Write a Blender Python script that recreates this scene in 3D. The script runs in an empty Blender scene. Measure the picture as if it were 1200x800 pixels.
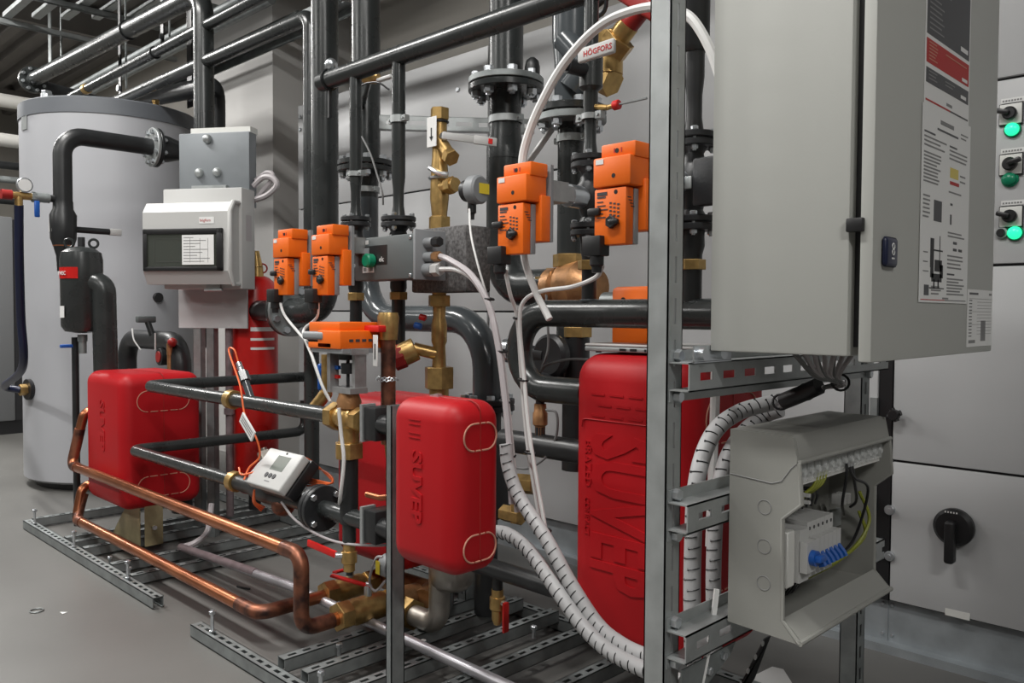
import bpy, bmesh, math, random
from mathutils import Vector as V, Matrix, Quaternion
random.seed(7)
SC = bpy.context.scene
COL = SC.collection
# ---------------------------------------------------------------- camera
FPX, YAW, PITCH, ROLL, CAMH = 975.0, math.radians(44.65), math.radians(1.95), math.radians(-0.3), 1.1
FW = V((-math.sin(YAW)*math.cos(PITCH), math.cos(YAW)*math.cos(PITCH), -math.sin(PITCH)))
_r = V((math.cos(YAW), math.sin(YAW), 0)); _d = FW.cross(_r)
RT = _r*math.cos(ROLL) + _d*math.sin(ROLL)
DN = _d*math.cos(ROLL) - _r*math.sin(ROLL)
cam_d = bpy.data.cameras.new('camera'); cam_d.sensor_width = 36; cam_d.lens = FPX/1200*36
cam_d.clip_start = 0.02
cam = bpy.data.objects.new('camera', cam_d); COL.objects.link(cam)
m3 = Matrix((RT, -DN, -FW)).transposed()
cam.matrix_world = Matrix.Translation((0, 0, CAMH)) @ m3.to_4x4()
SC.camera = cam
# ---------------------------------------------------------------- world, exposure
SC.view_settings.view_transform = 'Standard'
SC.view_settings.look = 'None'
SC.view_settings.gamma = 1.0
SC.view_settings.use_curve_mapping = False
SC.view_settings.exposure = 0.08
wd = bpy.data.worlds.new('world'); SC.world = wd; wd.use_nodes = True
wd.node_tree.nodes['Background'].inputs[0].default_value = (0.9, 0.95, 1.0, 1)
wd.node_tree.nodes['Background'].inputs[1].default_value = 0.12
# ceiling tube lamps (their housings are built with the room)
LAMPS = [(-10.0, 1.0, 3.7, 1.5, 110), (-7.2, 1.0, 3.7, 1.5, 115), (-4.2, 0.4, 3.7, 1.5, 90), (-1.2, 0.2, 3.7, 1.5, 75), (-8.0, -2.5, 3.7, 1.5, 70), (-4.5, -2.5, 3.7, 1.5, 70), (-1.0, -2.5, 3.7, 1.5, 45), (2.4, -0.8, 3.7, 1.5, 110)]  # last entry is an added fill lamp that brightens the enclosure door
for i, (lx, ly, lz, ln, pw) in enumerate(LAMPS):
    ld = bpy.data.lights.new('tube_light', 'AREA'); ld.shape = 'RECTANGLE'
    ld.size = ln; ld.size_y = 0.16; ld.energy = pw; ld.color = (1.0, 0.985, 0.955)
    lo = bpy.data.objects.new('tube_light', ld); COL.objects.link(lo); lo.location = (lx, ly, lz)
    lu = ld.copy(); lu.energy = pw*0.22
    lo = bpy.data.objects.new('tube_light', lu); COL.objects.link(lo); lo.location = (lx, ly, lz+0.10); lo.rotation_euler = (math.pi, 0, 0)


def at(px, py, X=None, Y=None, Z=None):
    """world point on the plane X, Y or Z = const seen in direction (px, py) of the 1200x800 survey frame"""
    v = FW + RT*((px-600)/FPX) + DN*((py-400)/FPX)
    if X is not None: t = X/v.x
    elif Y is not None: t = Y/v.y
    else: t = (Z-CAMH)/v.z
    return V((0, 0, CAMH)) + v*t

# ---------------------------------------------------------------- materials
def mat(name, col, rough=0.5, metal=0.0, var=0.0, vscale=8.0, col2=None, bump=0.0, bscale=60.0, coat=0.0, emit=0.0, alpha=1.0, trans=0.0, thr=None, ior=1.5):
    m = bpy.data.materials.new(name); m.use_nodes = True
    nt = m.node_tree; p = nt.nodes['Principled BSDF']
    p.inputs['Base Color'].default_value = (*col, 1); p.inputs['Roughness'].default_value = rough
    p.inputs['Metallic'].default_value = metal; p.inputs['Coat Weight'].default_value = coat
    p.inputs['IOR'].default_value = ior
    if trans: p.inputs['Transmission Weight'].default_value = trans
    if emit:
        p.inputs['Emission Color'].default_value = (*col, 1); p.inputs['Emission Strength'].default_value = emit
    if alpha < 1: p.inputs['Alpha'].default_value = alpha
    tc = nt.nodes.new('ShaderNodeNewGeometry')
    if var or col2:
        n = nt.nodes.new('ShaderNodeTexNoise'); n.inputs['Scale'].default_value = vscale; n.inputs['Detail'].default_value = 5
        nt.links.new(tc.outputs['Position'], n.inputs['Vector'])
        r = nt.nodes.new('ShaderNodeValToRGB')
        lo, hi = thr or (0.3, 0.7)
        r.color_ramp.elements[0].position = lo; r.color_ramp.elements[1].position = hi
        c2 = col2 or tuple(c*(1-var) for c in col)
        r.color_ramp.elements[0].color = (*c2, 1)
        r.color_ramp.elements[1].color = (*(tuple(min(1, c*(1+var)) for c in col) if not col2 else col), 1)
        nt.links.new(n.outputs['Fac'], r.inputs['Fac']); nt.links.new(r.outputs['Color'], p.inputs['Base Color'])
        mr = nt.nodes.new('ShaderNodeMapRange'); mr.inputs['To Min'].default_value = max(0.02, rough-0.1); mr.inputs['To Max'].default_value = min(1, rough+0.1)
        nt.links.new(n.outputs['Fac'], mr.inputs['Value']); nt.links.new(mr.outputs['Result'], p.inputs['Roughness'])
    if bump:
        n2 = nt.nodes.new('ShaderNodeTexNoise'); n2.inputs['Scale'].default_value = bscale; n2.inputs['Detail'].default_value = 3
        nt.links.new(tc.outputs['Position'], n2.inputs['Vector'])
        b = nt.nodes.new('ShaderNodeBump'); b.inputs['Strength'].default_value = bump; b.inputs['Distance'].default_value = 0.002
        nt.links.new(n2.outputs['Fac'], b.inputs['Height']); nt.links.new(b.outputs['Normal'], p.inputs['Normal'])
    return m

M = dict(
    floor=mat('floor_paint', (0.132, 0.129, 0.122), 0.42, var=0.10, vscale=1.3, bump=0.15, bscale=25),
    wall=mat('wall_paint', (0.42, 0.40, 0.365), 0.8, var=0.04, vscale=1.0, bump=0.1),
    pillar=mat('pillar_paint', (0.56, 0.55, 0.535), 0.75, var=0.03, vscale=1.2),
    deck=mat('ceiling_deck', (0.20, 0.19, 0.18), 0.6, metal=0.2, var=0.1, vscale=3),
    panel=mat('panel_grey', (0.45, 0.455, 0.46), 0.42, var=0.03, vscale=2.0, bump=0.05, bscale=120),
    gap=mat('seam_black', (0.012, 0.012, 0.014), 0.6),
    plinth=mat('plinth_zinc', (0.36, 0.39, 0.41), 0.45, metal=0.5, var=0.12, vscale=14),
    ral=mat('enclosure_paint', (0.42, 0.425, 0.40), 0.5, bump=0.04, bscale=220),
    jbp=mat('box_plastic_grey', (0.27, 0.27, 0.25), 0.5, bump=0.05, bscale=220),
    standp=mat('stand_panel_paint', (0.20, 0.217, 0.23), 0.45, metal=0.2, var=0.05, vscale=10),
    tank=mat('tank_jacket', (0.405, 0.412, 0.435), 0.40, var=0.02, vscale=1.5),
    cap=mat('tank_cap', (0.125, 0.135, 0.15), 0.5),
    pipe=mat('pipe_grey', (0.027, 0.030, 0.030), 0.28, var=0.12, vscale=9, bump=0.03, bscale=90),
    pipel=mat('pipe_grey_gloss', (0.065, 0.074, 0.080), 0.20, var=0.08, vscale=7),
    rubber=mat('insulation_black', (0.016, 0.017, 0.018), 0.38, var=0.2, vscale=12, bump=0.1, bscale=70),
    black=mat('plastic_black', (0.012, 0.012, 0.013), 0.4),
    cast=mat('cast_black', (0.018, 0.019, 0.021), 0.42, bump=0.2, bscale=140),
    galv=mat('galvanised', (0.40, 0.42, 0.42), 0.45, metal=0.6, var=0.10, vscale=22),
    galvd=mat('galvanised_dull', (0.27, 0.29, 0.29), 0.5, metal=0.6, var=0.2, vscale=18),
    zinc=mat('zinc_bolt', (0.66, 0.69, 0.72), 0.28, metal=0.9),
    steel=mat('stainless', (0.42, 0.39, 0.35), 0.40, metal=0.85, var=0.12, vscale=25),
    brass=mat('brass', (0.52, 0.34, 0.13), 0.36, metal=0.8, var=0.18, vscale=45, bump=0.06, bscale=200),
    bronze=mat('bronze_cast', (0.42, 0.22, 0.10), 0.45, metal=0.7, var=0.25, vscale=35, bump=0.3, bscale=160),
    copper=mat('copper', (0.56, 0.215, 0.10), 0.32, metal=0.92, vscale=7, col2=(0.36, 0.13, 0.065), thr=(0.3, 0.7)),
    copperd=mat('copper_burnt', (0.36, 0.14, 0.08), 0.42, metal=0.8, vscale=16, col2=(0.06, 0.035, 0.032), thr=(0.36, 0.66)),
    red=mat('cover_red', (0.40, 0.006, 0.010), 0.48, var=0.05, vscale=5, bump=0.04, bscale=300, ior=1.36),
    redp=mat('paint_red', (0.50, 0.012, 0.010), 0.30, var=0.05, vscale=5),
    redh=mat('handle_red', (0.62, 0.015, 0.012), 0.4),
    redd=mat('handle_dark_red', (0.30, 0.012, 0.010), 0.45),
    orange=mat('actuator_orange', (0.82, 0.145, 0.006), 0.42, bump=0.05, bscale=250),
    ogrey=mat('actuator_grey', (0.24, 0.25, 0.26), 0.5),
    grey=mat('controller_grey', (0.095, 0.107, 0.108), 0.5),
    alu=mat('bracket_aluminium', (0.42, 0.42, 0.42), 0.4, metal=0.7, var=0.1, vscale=40),
    epp=mat('foam_granite', (0.17, 0.165, 0.165), 0.8, vscale=95, col2=(0.045, 0.042, 0.042), bump=0.4, bscale=160),
    white=mat('plastic_white', (0.66, 0.66, 0.63), 0.45),
    whitew=mat('plastic_bright', (0.49, 0.49, 0.48), 0.4),
    cable=mat('cable_white', (0.66, 0.66, 0.65), 0.45),
    cablep=mat('cable_grey', (0.42, 0.39, 0.40), 0.45),
    cabled=mat('cable_darkgrey', (0.16, 0.16, 0.16), 0.5),
    conduit=mat('conduit_grey', (0.42, 0.42, 0.425), 0.5),
    paper=mat('paper', (0.72, 0.72, 0.71), 0.6),
    ink=mat('print_black', (0.03, 0.03, 0.032), 0.7),
    inkg=mat('print_grey', (0.22, 0.22, 0.22), 0.7),
    inkr=mat('print_red', (0.42, 0.02, 0.018), 0.6),
    inky=mat('print_yellow', (0.62, 0.5, 0.12), 0.6),
    slate=mat('print_slate', (0.045, 0.045, 0.05), 0.5),
    tan=mat('groove_tan', (0.52, 0.24, 0.17), 0.7),
    blue=mat('handle_blue', (0.012, 0.09, 0.38), 0.35),
    navy=mat('handle_navy', (0.008, 0.012, 0.04), 0.4),
    green=mat('button_green', (0.005, 0.22, 0.11), 0.3),
    lampg=mat('lamp_green_lit', (0.02, 0.75, 0.33), 0.3, emit=1.3),
    yellow=mat('label_yellow', (0.72, 0.55, 0.03), 0.5),
    ywire=mat('wire_yellow_green', (0.22, 0.24, 0.02), 0.5),
    owire=mat('wire_orange', (0.80, 0.15, 0.04), 0.45),
    passiv=mat('passivated_steel', (0.40, 0.34, 0.20), 0.45, metal=0.6, var=0.25, vscale=12),
    lcd=mat('lcd', (0.20, 0.22, 0.20), 0.25),
    smoke=mat('window_smoke', (0.05, 0.055, 0.045), 0.12, alpha=0.38),
    clear=mat('cover_clear', (0.75, 0.77, 0.76), 0.15, alpha=0.35),
    purple=mat('pipe_primer', (0.24, 0.19, 0.20), 0.35, metal=0.35, var=0.25, vscale=20),
    silver=mat('conduit_silver', (0.50, 0.49, 0.52), 0.36, metal=0.7, var=0.1, vscale=12),
    hp=mat('heat_pump_grey', (0.16, 0.165, 0.17), 0.5),
    beige=mat('pipe_jacket', (0.55, 0.54, 0.51), 0.5),
    lamp=mat('lamp_tube', (1, 0.98, 0.95), 0.4, emit=6.0),
)

# ---------------------------------------------------------------- mesh builder
def frame(axis, up=None):
    a = V(axis).normalized()
    if up is None: up = V((0, 0, 1)) if abs(a.z) < 0.9 else V((0, 1, 0))
    u = (V(up) - a*a.dot(V(up))).normalized()
    return a, u, a.cross(u)

class B:
    def __init__(s): s.v = []; s.f = []
    def add(s, vs, fs):
        o = len(s.v); s.v += [V(x) for x in vs]; s.f += [tuple(i+o for i in f) for f in fs]; return s
    def bx(s, x0, x1, y0, y1, z0, z1, R=None, c=None):
        vs = [V((x, y, z)) for z in (z0, z1) for y in (y0, y1) for x in (x0, x1)]
        if R is not None: vs = [(R @ p) + (V(c) if c is not None else V()) for p in vs]
        return s.add(vs, [(0, 2, 3, 1), (4, 5, 7, 6), (0, 1, 5, 4), (2, 6, 7, 3), (0, 4, 6, 2), (1, 3, 7, 5)])
    def box(s, c, size, R=None):
        a, b, d = (x/2 for x in size)
        if R is None: return s.bx(c[0]-a, c[0]+a, c[1]-b, c[1]+b, c[2]-d, c[2]+d)
        return s.bx(-a, a, -b, b, -d, d, R, c)
    def lathe(s, p0, axis, prof, seg=20, up=None, caps=True):
        a, u, w = frame(axis, up); p0 = V(p0); vs = []; fs = []
        for t, r in prof:
            for k in range(seg):
                th = 2*math.pi*k/seg
                vs.append(p0 + a*t + (u*math.cos(th)+w*math.sin(th))*r)
        n = len(prof)
        for i in range(n-1):
            for k in range(seg):
                k2 = (k+1) % seg
                fs.append((i*seg+k, i*seg+k2, (i+1)*seg+k2, (i+1)*seg+k))
        if caps:
            fs.append(tuple(range(seg-1, -1, -1))); fs.append(tuple((n-1)*seg+k for k in range(seg)))
        return s.add(vs, fs)
    def cyl(s, p0, p1, r, r1=None, seg=18):
        p0 = V(p0); p1 = V(p1); return s.lathe(p0, p1-p0, [(0, r), ((p1-p0).length, r if r1 is None else r1)], seg)
    def disc(s, p0, p1, r, seg=28, ch=0.002):
        p0 = V(p0); p1 = V(p1); L = (p1-p0).length; ch = min(ch, L*0.3)
        return s.lathe(p0, p1-p0, [(0, r-ch), (ch, r), (L-ch, r), (L, r-ch)], seg)
    def hexa(s, p0, p1, r): return s.disc(p0, p1, r, 6, 0.0015)
    def ball(s, c, r, seg=14, sq=1.0, axis=(0, 0, 1)):
        n = 8; prof = [(-r*sq*math.cos(math.pi*i/n), max(r*math.sin(math.pi*i/n), 1e-4)) for i in range(n+1)]
        return s.lathe(c, axis, prof, seg)
    def sweep(s, pts, r, seg=14, closed=False, caps=True):
        pts = [V(p) for p in pts]; n = len(pts); vs = []; fs = []
        rr = r if isinstance(r, (list, tuple)) else [r]*n
        tang = []
        for i in range(n):
            a = pts[(i-1) % n] if (closed or i > 0) else pts[i]; b = pts[(i+1) % n] if (closed or i < n-1) else pts[i]
            t = (b-a); tang.append(t.normalized() if t.length > 1e-9 else V((0, 0, 1)))
        _, u, _w = frame(tang[0])
        for i in range(n):
            t = tang[i]
            u = u - t*t.dot(u)
            if u.length < 1e-6: _, u, _w = frame(t)
            u.normalize(); w = t.cross(u)
            for k in range(seg):
                th = 2*math.pi*k/seg; vs.append(pts[i] + (u*math.cos(th)+w*math.sin(th))*rr[i])
        m = n if closed else n-1
        for i in range(m):
            j = (i+1) % n
            for k in range(seg):
                k2 = (k+1) % seg; fs.append((i*seg+k, i*seg+k2, j*seg+k2, j*seg+k))
        if caps and not closed:
            fs.append(tuple(range(seg-1, -1, -1))); fs.append(tuple((n-1)*seg+k for k in range(seg)))
        return s.add(vs, fs)
    def tube(s, pts, r, bend=0.0, seg=20): return s.sweep(fillet(pts, bend), r, seg)
    def wire(s, pts, r, seg=8, n=8): return s.sweep(spline(pts, n), r, seg)
    def ring(s, c, axis, R, r, seg=24, rs=8):
        a, u, w = frame(axis)
        return s.sweep([V(c)+(u*math.cos(t)+w*math.sin(t))*R for t in [2*math.pi*k/seg for k in range(seg)]], r, rs, closed=True)
    def prism(s, pts, ext):
        pts = [V(p) for p in pts]; e = V(ext); n = len(pts)
        return s.add(pts+[p+e for p in pts], [tuple(range(n))] + [tuple(range(2*n-1, n-1, -1))] + [((i+1) % n, i, n+i, n+(i+1) % n) for i in range(n)])
    def quad(s, o, a, b):
        o = V(o); a = V(a); b = V(b); return s.add([o, o+a, o+a+b, o+b], [(0, 1, 2, 3)])
    def slab(s, o, a, b, th):
        n = V(a).cross(V(b)).normalized()*th; return s.prism([V(o), V(o)+V(a), V(o)+V(a)+V(b), V(o)+V(b)], n)
    def rbox(s, x0, x1, y0, y1, z0, z1, r, seg=3, R=None, c=None):
        bm = bmesh.new(); bmesh.ops.create_cube(bm, size=1)
        for v in bm.verts: v.co = V(((x0+x1)/2+v.co.x*(x1-x0), (y0+y1)/2+v.co.y*(y1-y0), (z0+z1)/2+v.co.z*(z1-z0)))
        bmesh.ops.bevel(bm, geom=list(bm.edges), offset=r, segments=seg, profile=0.5, affect='EDGES')
        bm.verts.ensure_lookup_table(); bm.verts.index_update()
        vs = [v.co.copy() for v in bm.verts]; fs = [tuple(v.index for v in f.verts) for f in bm.faces]; bm.free()
        if R is not None: vs = [(R @ p) + (V(c) if c is not None else V()) for p in vs]
        return s.add(vs, fs)
    def text(s, txt, o, right, up, size, depth=0.001, bold=0.0, center=False):
        cu = bpy.data.curves.new('t', 'FONT'); cu.body = txt; cu.size = size; cu.extrude = depth; cu.offset = bold; cu.resolution_u = 2
        if center: cu.align_x = 'CENTER'
        ob = bpy.data.objects.new('t', cu); COL.objects.link(ob)
        dg = bpy.context.evaluated_depsgraph_get(); me = ob.evaluated_get(dg).to_mesh()
        r = V(right); u = V(up); n = r.cross(u).normalized()
        s.add([V(o)+r*v.co.x+u*v.co.y+n*v.co.z for v in me.vertices], [tuple(p.vertices) for p in me.polygons])
        ob.evaluated_get(dg).to_mesh_clear(); bpy.data.objects.remove(ob); bpy.data.curves.remove(cu)
        return s
    def strut(s, p0, p1, up, w=0.041, h=0.041, t=0.0025, slot=(0.028, 0.013, 0.05), lip=True):
        """U channel from p0 to p1 (centre line of its open side); the slotted web lies at +up*h"""
        p0 = V(p0); p1 = V(p1); L = (p1-p0).length; a, u, sd = frame(p1-p0, up)
        R = Matrix((a, sd, u)).transposed()
        def bb(x0, x1, y0, y1, z0, z1): s.bx(x0, x1, y0, y1, z0, z1, R, p0)
        bb(0, L, -w/2, -w/2+t, 0, h); bb(0, L, w/2-t, w/2, 0, h)
        if lip: bb(0, L, -w/2, -w/2+0.008, 0, t); bb(0, L, w/2-0.008, w/2, 0, t)
        if not slot: bb(0, L, -w/2, w/2, h-t, h); return s
        sl, sw, pt = slot
        bb(0, L, -w/2, -sw/2, h-t, h); bb(0, L, sw/2, w/2, h-t, h)
        x = 0.0; first = (pt-sl)
        while x < L:
            x2 = min(L, x + (pt-sl)); bb(x, x2, -sw/2, sw/2, h-t, h); x += pt
        return s
    def mesh(s, name, origin=V((0, 0, 0)), smooth=True, angle=38):
        me = bpy.data.meshes.new(name); me.from_pydata([tuple(p-origin) for p in s.v], [], s.f); me.update()
        if smooth:
            me.polygons.foreach_set('use_smooth', [True]*len(me.polygons))
            me.set_sharp_from_angle(angle=math.radians(angle))
        bm = bmesh.new(); bm.from_mesh(me); bmesh.ops.recalc_face_normals(bm, faces=list(bm.faces)); bm.to_mesh(me); bm.free()
        return me

def fillet(pts, rad, n=7):
    pts = [V(p) for p in pts]
    if rad <= 0 or len(pts) < 3: return pts
    out = [pts[0]]
    for i in range(1, len(pts)-1):
        a, b, c = pts[i-1], pts[i], pts[i+1]; d1 = (a-b); d2 = (c-b); l1, l2 = d1.length, d2.length
        d1.normalize(); d2.normalize(); ang = d1.angle(d2)
        if ang > math.pi-0.02: out.append(b); continue
        k = min(rad/math.tan(ang/2), l1*0.499, l2*0.499); r = k*math.tan(ang/2)
        p = b+d1*k; q = b+d2*k; cen = b+(d1+d2).normalized()*(r/math.sin(ang/2))
        e1 = p-cen; e2 = q-cen; tot = e1.angle(e2); ax = e1.cross(e2).normalized()
        for j in range(n+1): out.append(cen + Quaternion(ax, tot*j/n) @ e1)
    out.append(pts[-1]); return out

def spline(pts, n=8):
    pts = [V(p) for p in pts]; P = [pts[0]*2-pts[1]] + pts + [pts[-1]*2-pts[-2]]; out = []
    for i in range(1, len(P)-2):
        p0, p1, p2, p3 = P[i-1:i+3]
        for j in range(n):
            t = j/n
            out.append(0.5*((2*p1)+(p2-p0)*t+(2*p0-5*p1+4*p2-p3)*t*t+(3*p1-p0-3*p2+p3)*t**3))
    out.append(pts[-1]); return out

# ---------------------------------------------------------------- scene objects
def tag(o, label=None, cat=None, group=None, kind=None):
    if label: o['label'] = label
    if cat: o['category'] = cat
    if group: o['group'] = group
    if kind: o['kind'] = kind
    return o
def thing(name, label, cat, loc=(0, 0, 0), group=None):
    o = bpy.data.objects.new(name, None); COL.objects.link(o); o.location = loc; o.empty_display_size = 0.05
    return tag(o, label, cat, group)
def wloc(o):
    p = V(o.location)
    while o.parent: o = o.parent; p = p + V(o.location)
    return p
def part(name, b, m, parent, label=None, kind=None, smooth=True):
    og = wloc(parent) if parent else V()
    me = b.mesh(name, og, smooth); me.materials.append(M[m])
    o = bpy.data.objects.new(name, me); COL.objects.link(o)
    if parent: o.parent = parent
    return tag(o, label, kind=kind)
def solo(name, b, m, label, cat, group=None, smooth=True, kind=None):
    lo = V((min(p.x for p in b.v)+max(p.x for p in b.v), min(p.y for p in b.v)+max(p.y for p in b.v), 0))/2; lo.z = min(p.z for p in b.v)
    me = b.mesh(name, lo, smooth); me.materials.append(M[m])
    o = bpy.data.objects.new(name, me); COL.objects.link(o); o.location = lo
    return tag(o, label, cat, group, kind)
def struct(name, b, m, smooth=False):
    me = b.mesh(name, V(), smooth); me.materials.append(M[m]); o = bpy.data.objects.new(name, me); COL.objects.link(o)
    o['kind'] = 'structure'; return o
_shared = {}
def bolt(parent, p, axis, r, L, m='zinc', name='bolt'):
    """hexagon bolt: head at p, shaft along axis with a nut at the far end; mesh shared between alike bolts"""
    key = (round(r, 4), round(L, 4), m)
    if key not in _shared:
        b = B(); b.hexa((0, 0, -r*1.1), (0, 0, 0), r); b.cyl((0, 0, -0.001), (0, 0, L+r*1.6), r*0.55, seg=8)
        if L > r*1.5: b.hexa((0, 0, L), (0, 0, L+r*1.2), r)
        me = b.mesh('bolt'); me.materials.append(M[m]); _shared[key] = me
    o = bpy.data.objects.new(name, _shared[key]); COL.objects.link(o); o.parent = parent
    o.location = V(p) - wloc(parent); o.rotation_mode = 'QUATERNION'; o.rotation_quaternion = V(axis).to_track_quat('Z', 'Y')
    return o
def flanges(parent, c, axis, R, th, n=8, m='pipe', m2=None, ph=0.2, rb=None, gap=0.004, ri=None):
    """a bolted pair of flanges centred on c"""
    c = V(c); a, u, w = frame(axis)
    ri = ri or R*0.55
    f1 = part('flange', B().disc(c+a*gap/2, c+a*(th+gap/2), R), m, parent)
    f2 = part('flange', B().disc(c-a*(th+gap/2), c-a*gap/2, R), m2 or m, parent)
    part('gasket', B().cyl(c-a*gap/2, c+a*gap/2, R*0.86), 'black', parent)
    rb = rb or R*0.085
    for k in range(n):
        t = ph + 2*math.pi*k/n
        q = c + (u*math.cos(t)+w*math.sin(t))*R*0.80
        bolt(f1, q+a*(th+gap/2), -a, rb, 2*th+gap)
    return f1, f2
def clamp(parent, c, axis, r, m='galv', name='pipe_clamp', w=0.022):
    b = B(); a, u, s_ = frame(axis); b.lathe(V(c)-a*w/2, a, [(0, r), (0, r+0.004), (w, r+0.004), (w, r)], 24, caps=False)
    for s in (-1, 1): b.box(V(c)+s_*s*(r+0.012), (0.018, 0.018, 0.018)); b.cyl(V(c)+s_*s*(r+0.012)-u*0.014, V(c)+s_*s*(r+0.012)+u*0.014, 0.004, seg=8)
    return part(name, b, m, parent)
def nut(parent, p0, p1, r, m='brass', name='union_nut'): return part(name, B().hexa(p0, p1, r), m, parent)
def copy_tree(o, parent=None):
    c = o.copy(); COL.objects.link(c); c.parent = parent
    for ch in list(o.children): copy_tree(ch, c)
    return c
# ================================================================ ROOM
struct('floor', B().bx(-14, 8.5, -8, 4.2, -0.1, 0), 'floor')
struct('wall_back', B().bx(-14, 8.5, 3.7, 3.9, 0, 4.1), 'wall')
struct('wall_left', B().bx(-14.2, -14, -8, 4.2, 0, 4.1), 'wall')
struct('wall_right', B().bx(8.3, 8.5, -8, 4.2, 0, 4.1), 'wall')
struct('wall_front', B().bx(-14, 8.5, -8.2, -8, 0, 4.1), 'wall')
struct('trim_1', B().bx(-6.62, -5.42, 3.05, 3.72, 0, 4.1), 'pillar')
# ceiling: ribbed steel deck
cb = B(); cb.bx(-14, 8.5, -8, 4.2, 4.05, 4.15)
ceil_o = struct('ceiling', cb, 'deck')
rib = B().prism([(0, -0.075, 0), (0, 0.075, 0), (0, 0.05, -0.07), (0, -0.05, -0.07)], (22.5, 0, 0)).mesh('deck_rib', smooth=False); rib.materials.append(M['deck'])
for k in range(46):
    o = bpy.data.objects.new('deck_rib', rib); COL.objects.link(o); o.parent = ceil_o; o.location = (-14, -7.7+0.25*k, 4.05)
wbm = B()
for x in (-12.5, -8.7): wbm.bx(x-0.11, x+0.11, -8, 3.7, 3.75, 3.98)
part('roof_beam', wbm, 'deck', ceil_o, smooth=False)
# ceiling tube lamps, the last one an added fill light
lamp_words = ['first', 'second', 'third', 'fourth', 'first of the outer row', 'second of the outer row', 'third of the outer row', 'farthest']
for i, (lx, ly, lz, ln, pw) in enumerate(LAMPS):
    t = thing('ceiling_lamp', 'white tube ceiling lamp, %s from the far left wall' % lamp_words[i], 'lamp', (lx, ly, lz+0.02), 'ceiling tube lamps over the aisle')
    part('housing', B().bx(lx-ln/2, lx+ln/2, ly-0.09, ly+0.09, lz+0.035, lz+0.09), 'white', t)
    part('tube', B().cyl((lx-ln/2+.03, ly, lz+0.022), (lx+ln/2-.03, ly, lz+0.022), 0.013, seg=10), 'lamp', t)
    for s in (-1, 1): part('suspension', B().cyl((lx+s*ln*.4, ly, lz+0.09), (lx+s*ln*.4, ly, 4.05), 0.004, seg=6), 'zinc', t)

# ================================================================ BACK CABINET WALL (air handling unit)
YC = 2.77
ahu = thing('air_handling_unit', 'long light grey sheet metal panel cabinet along the back wall', 'cabinet', (-2, YC+.3, 0))
part('body', B().bx(-4.60, 1.2, YC+0.012, 3.55, 0.17, 2.37), 'gap', ahu)
part('end_panel', B().bx(-4.62, -4.60, YC+0.005, 3.55, 0.17, 2.38), 'panel', ahu)
cols = [(-4.62, -2.905, (0.17, 1.107, 1.736, 2.38)), (-2.895, -1.052, (0.17, 1.107, 1.736, 2.38)), (-1.008, 0.20, (0.17, 0.63, 1.25, 1.796, 2.38)), (0.21, 1.2, (0.17, 1.25, 2.38))]
for x0, x1, zs in cols:
    for z0, z1 in zip(zs, zs[1:]):
        part('panel', B().rbox(x0+.003, x1-.003, YC, YC+0.03, z0+.004, z1-.004, 0.004, 2), 'panel', ahu)
part('black_strip', B().bx(-1.050, -1.010, YC+0.004, YC+0.03, 0.17, 2.38), 'black', ahu, 'black vertical strip between panels')
for z in (0.48, 0.80, 1.35, 1.9):
    part('hinge', B().bx(-1.075, -1.052, YC-0.012, YC+.004, z-0.03, z+0.03), 'galvd', ahu)
pl = part('plinth', B().bx(-4.6, 1.2, YC+0.03, 3.5, 0.0, 0.17).bx(-4.6, 1.2, YC-0.012, YC+0.03, 0.0, 0.028).bx(-1.022, -1.018, YC+.026, YC+.031, 0.03, .168), 'plinth', ahu)
for x in (-1.035, -1.005):
    for z in (0.05, 0.15): bolt(pl, (x, YC+0.03, z), (0, 1, 0), 0.006, 0.005)
for px, py in ((1043, 597), (1043, 651)):
    q = at(px, py, Y=YC); part('latch', B().disc(q, q+V((0, -0.010, 0)), 0.016).cyl(q, q+V((0, -.014, 0)), .007, seg=8), 'zinc', ahu)
for px, py in ((537, 105), (352, 152), (352, 137), (578, 300)):
    q = at(px, py, Y=YC); part('screw', B().disc(q, q+V((0, -0.008, 0)), 0.012, 14), 'zinc', ahu)
q = at(1052, 485, Y=YC); kb = B().cyl(q, q+V((0, -0.03, 0)), 0.008)
for k in range(4):
    t = k*math.pi/2+.4; kb.cyl(q+V((0, -.03, 0)), q+V((math.cos(t)*.022, -.03, math.sin(t)*.022)), 0.009, seg=10)
kb.disc(q+V((0, -.022, 0)), q+V((0, -.042, 0)), 0.017); part('star_knob', kb, 'black', ahu)
q = at(1120, 620, Y=YC)   # big rotary isolator
iso = part('isolator_base', B().disc(q+V((0, 0, .01)), q+V((0, -0.035, .01)), 0.058, 32, .01), 'black', ahu)
part('isolator_grip', B().rbox(-.014, .014, -.07, -.03, -.095, .035, .009, 3, Matrix.Identity(3), q), 'black', iso)
lb = B()
for k in range(5): lb.slab(q+V((-.022+k*.008, -.0352, .055)), (0.004, 0, 0), (0, 0, .005), .0006)
part('scale_marks', lb, 'paper', iso)
q = at(1122, 719, Y=YC); part('sticker', B().slab(q+V((-.035, -.0005, -.012)), (.07, 0, 0), (0, 0, .022), .0008), 'white', ahu)
q = at(345, 155, Y=YC)
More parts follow.
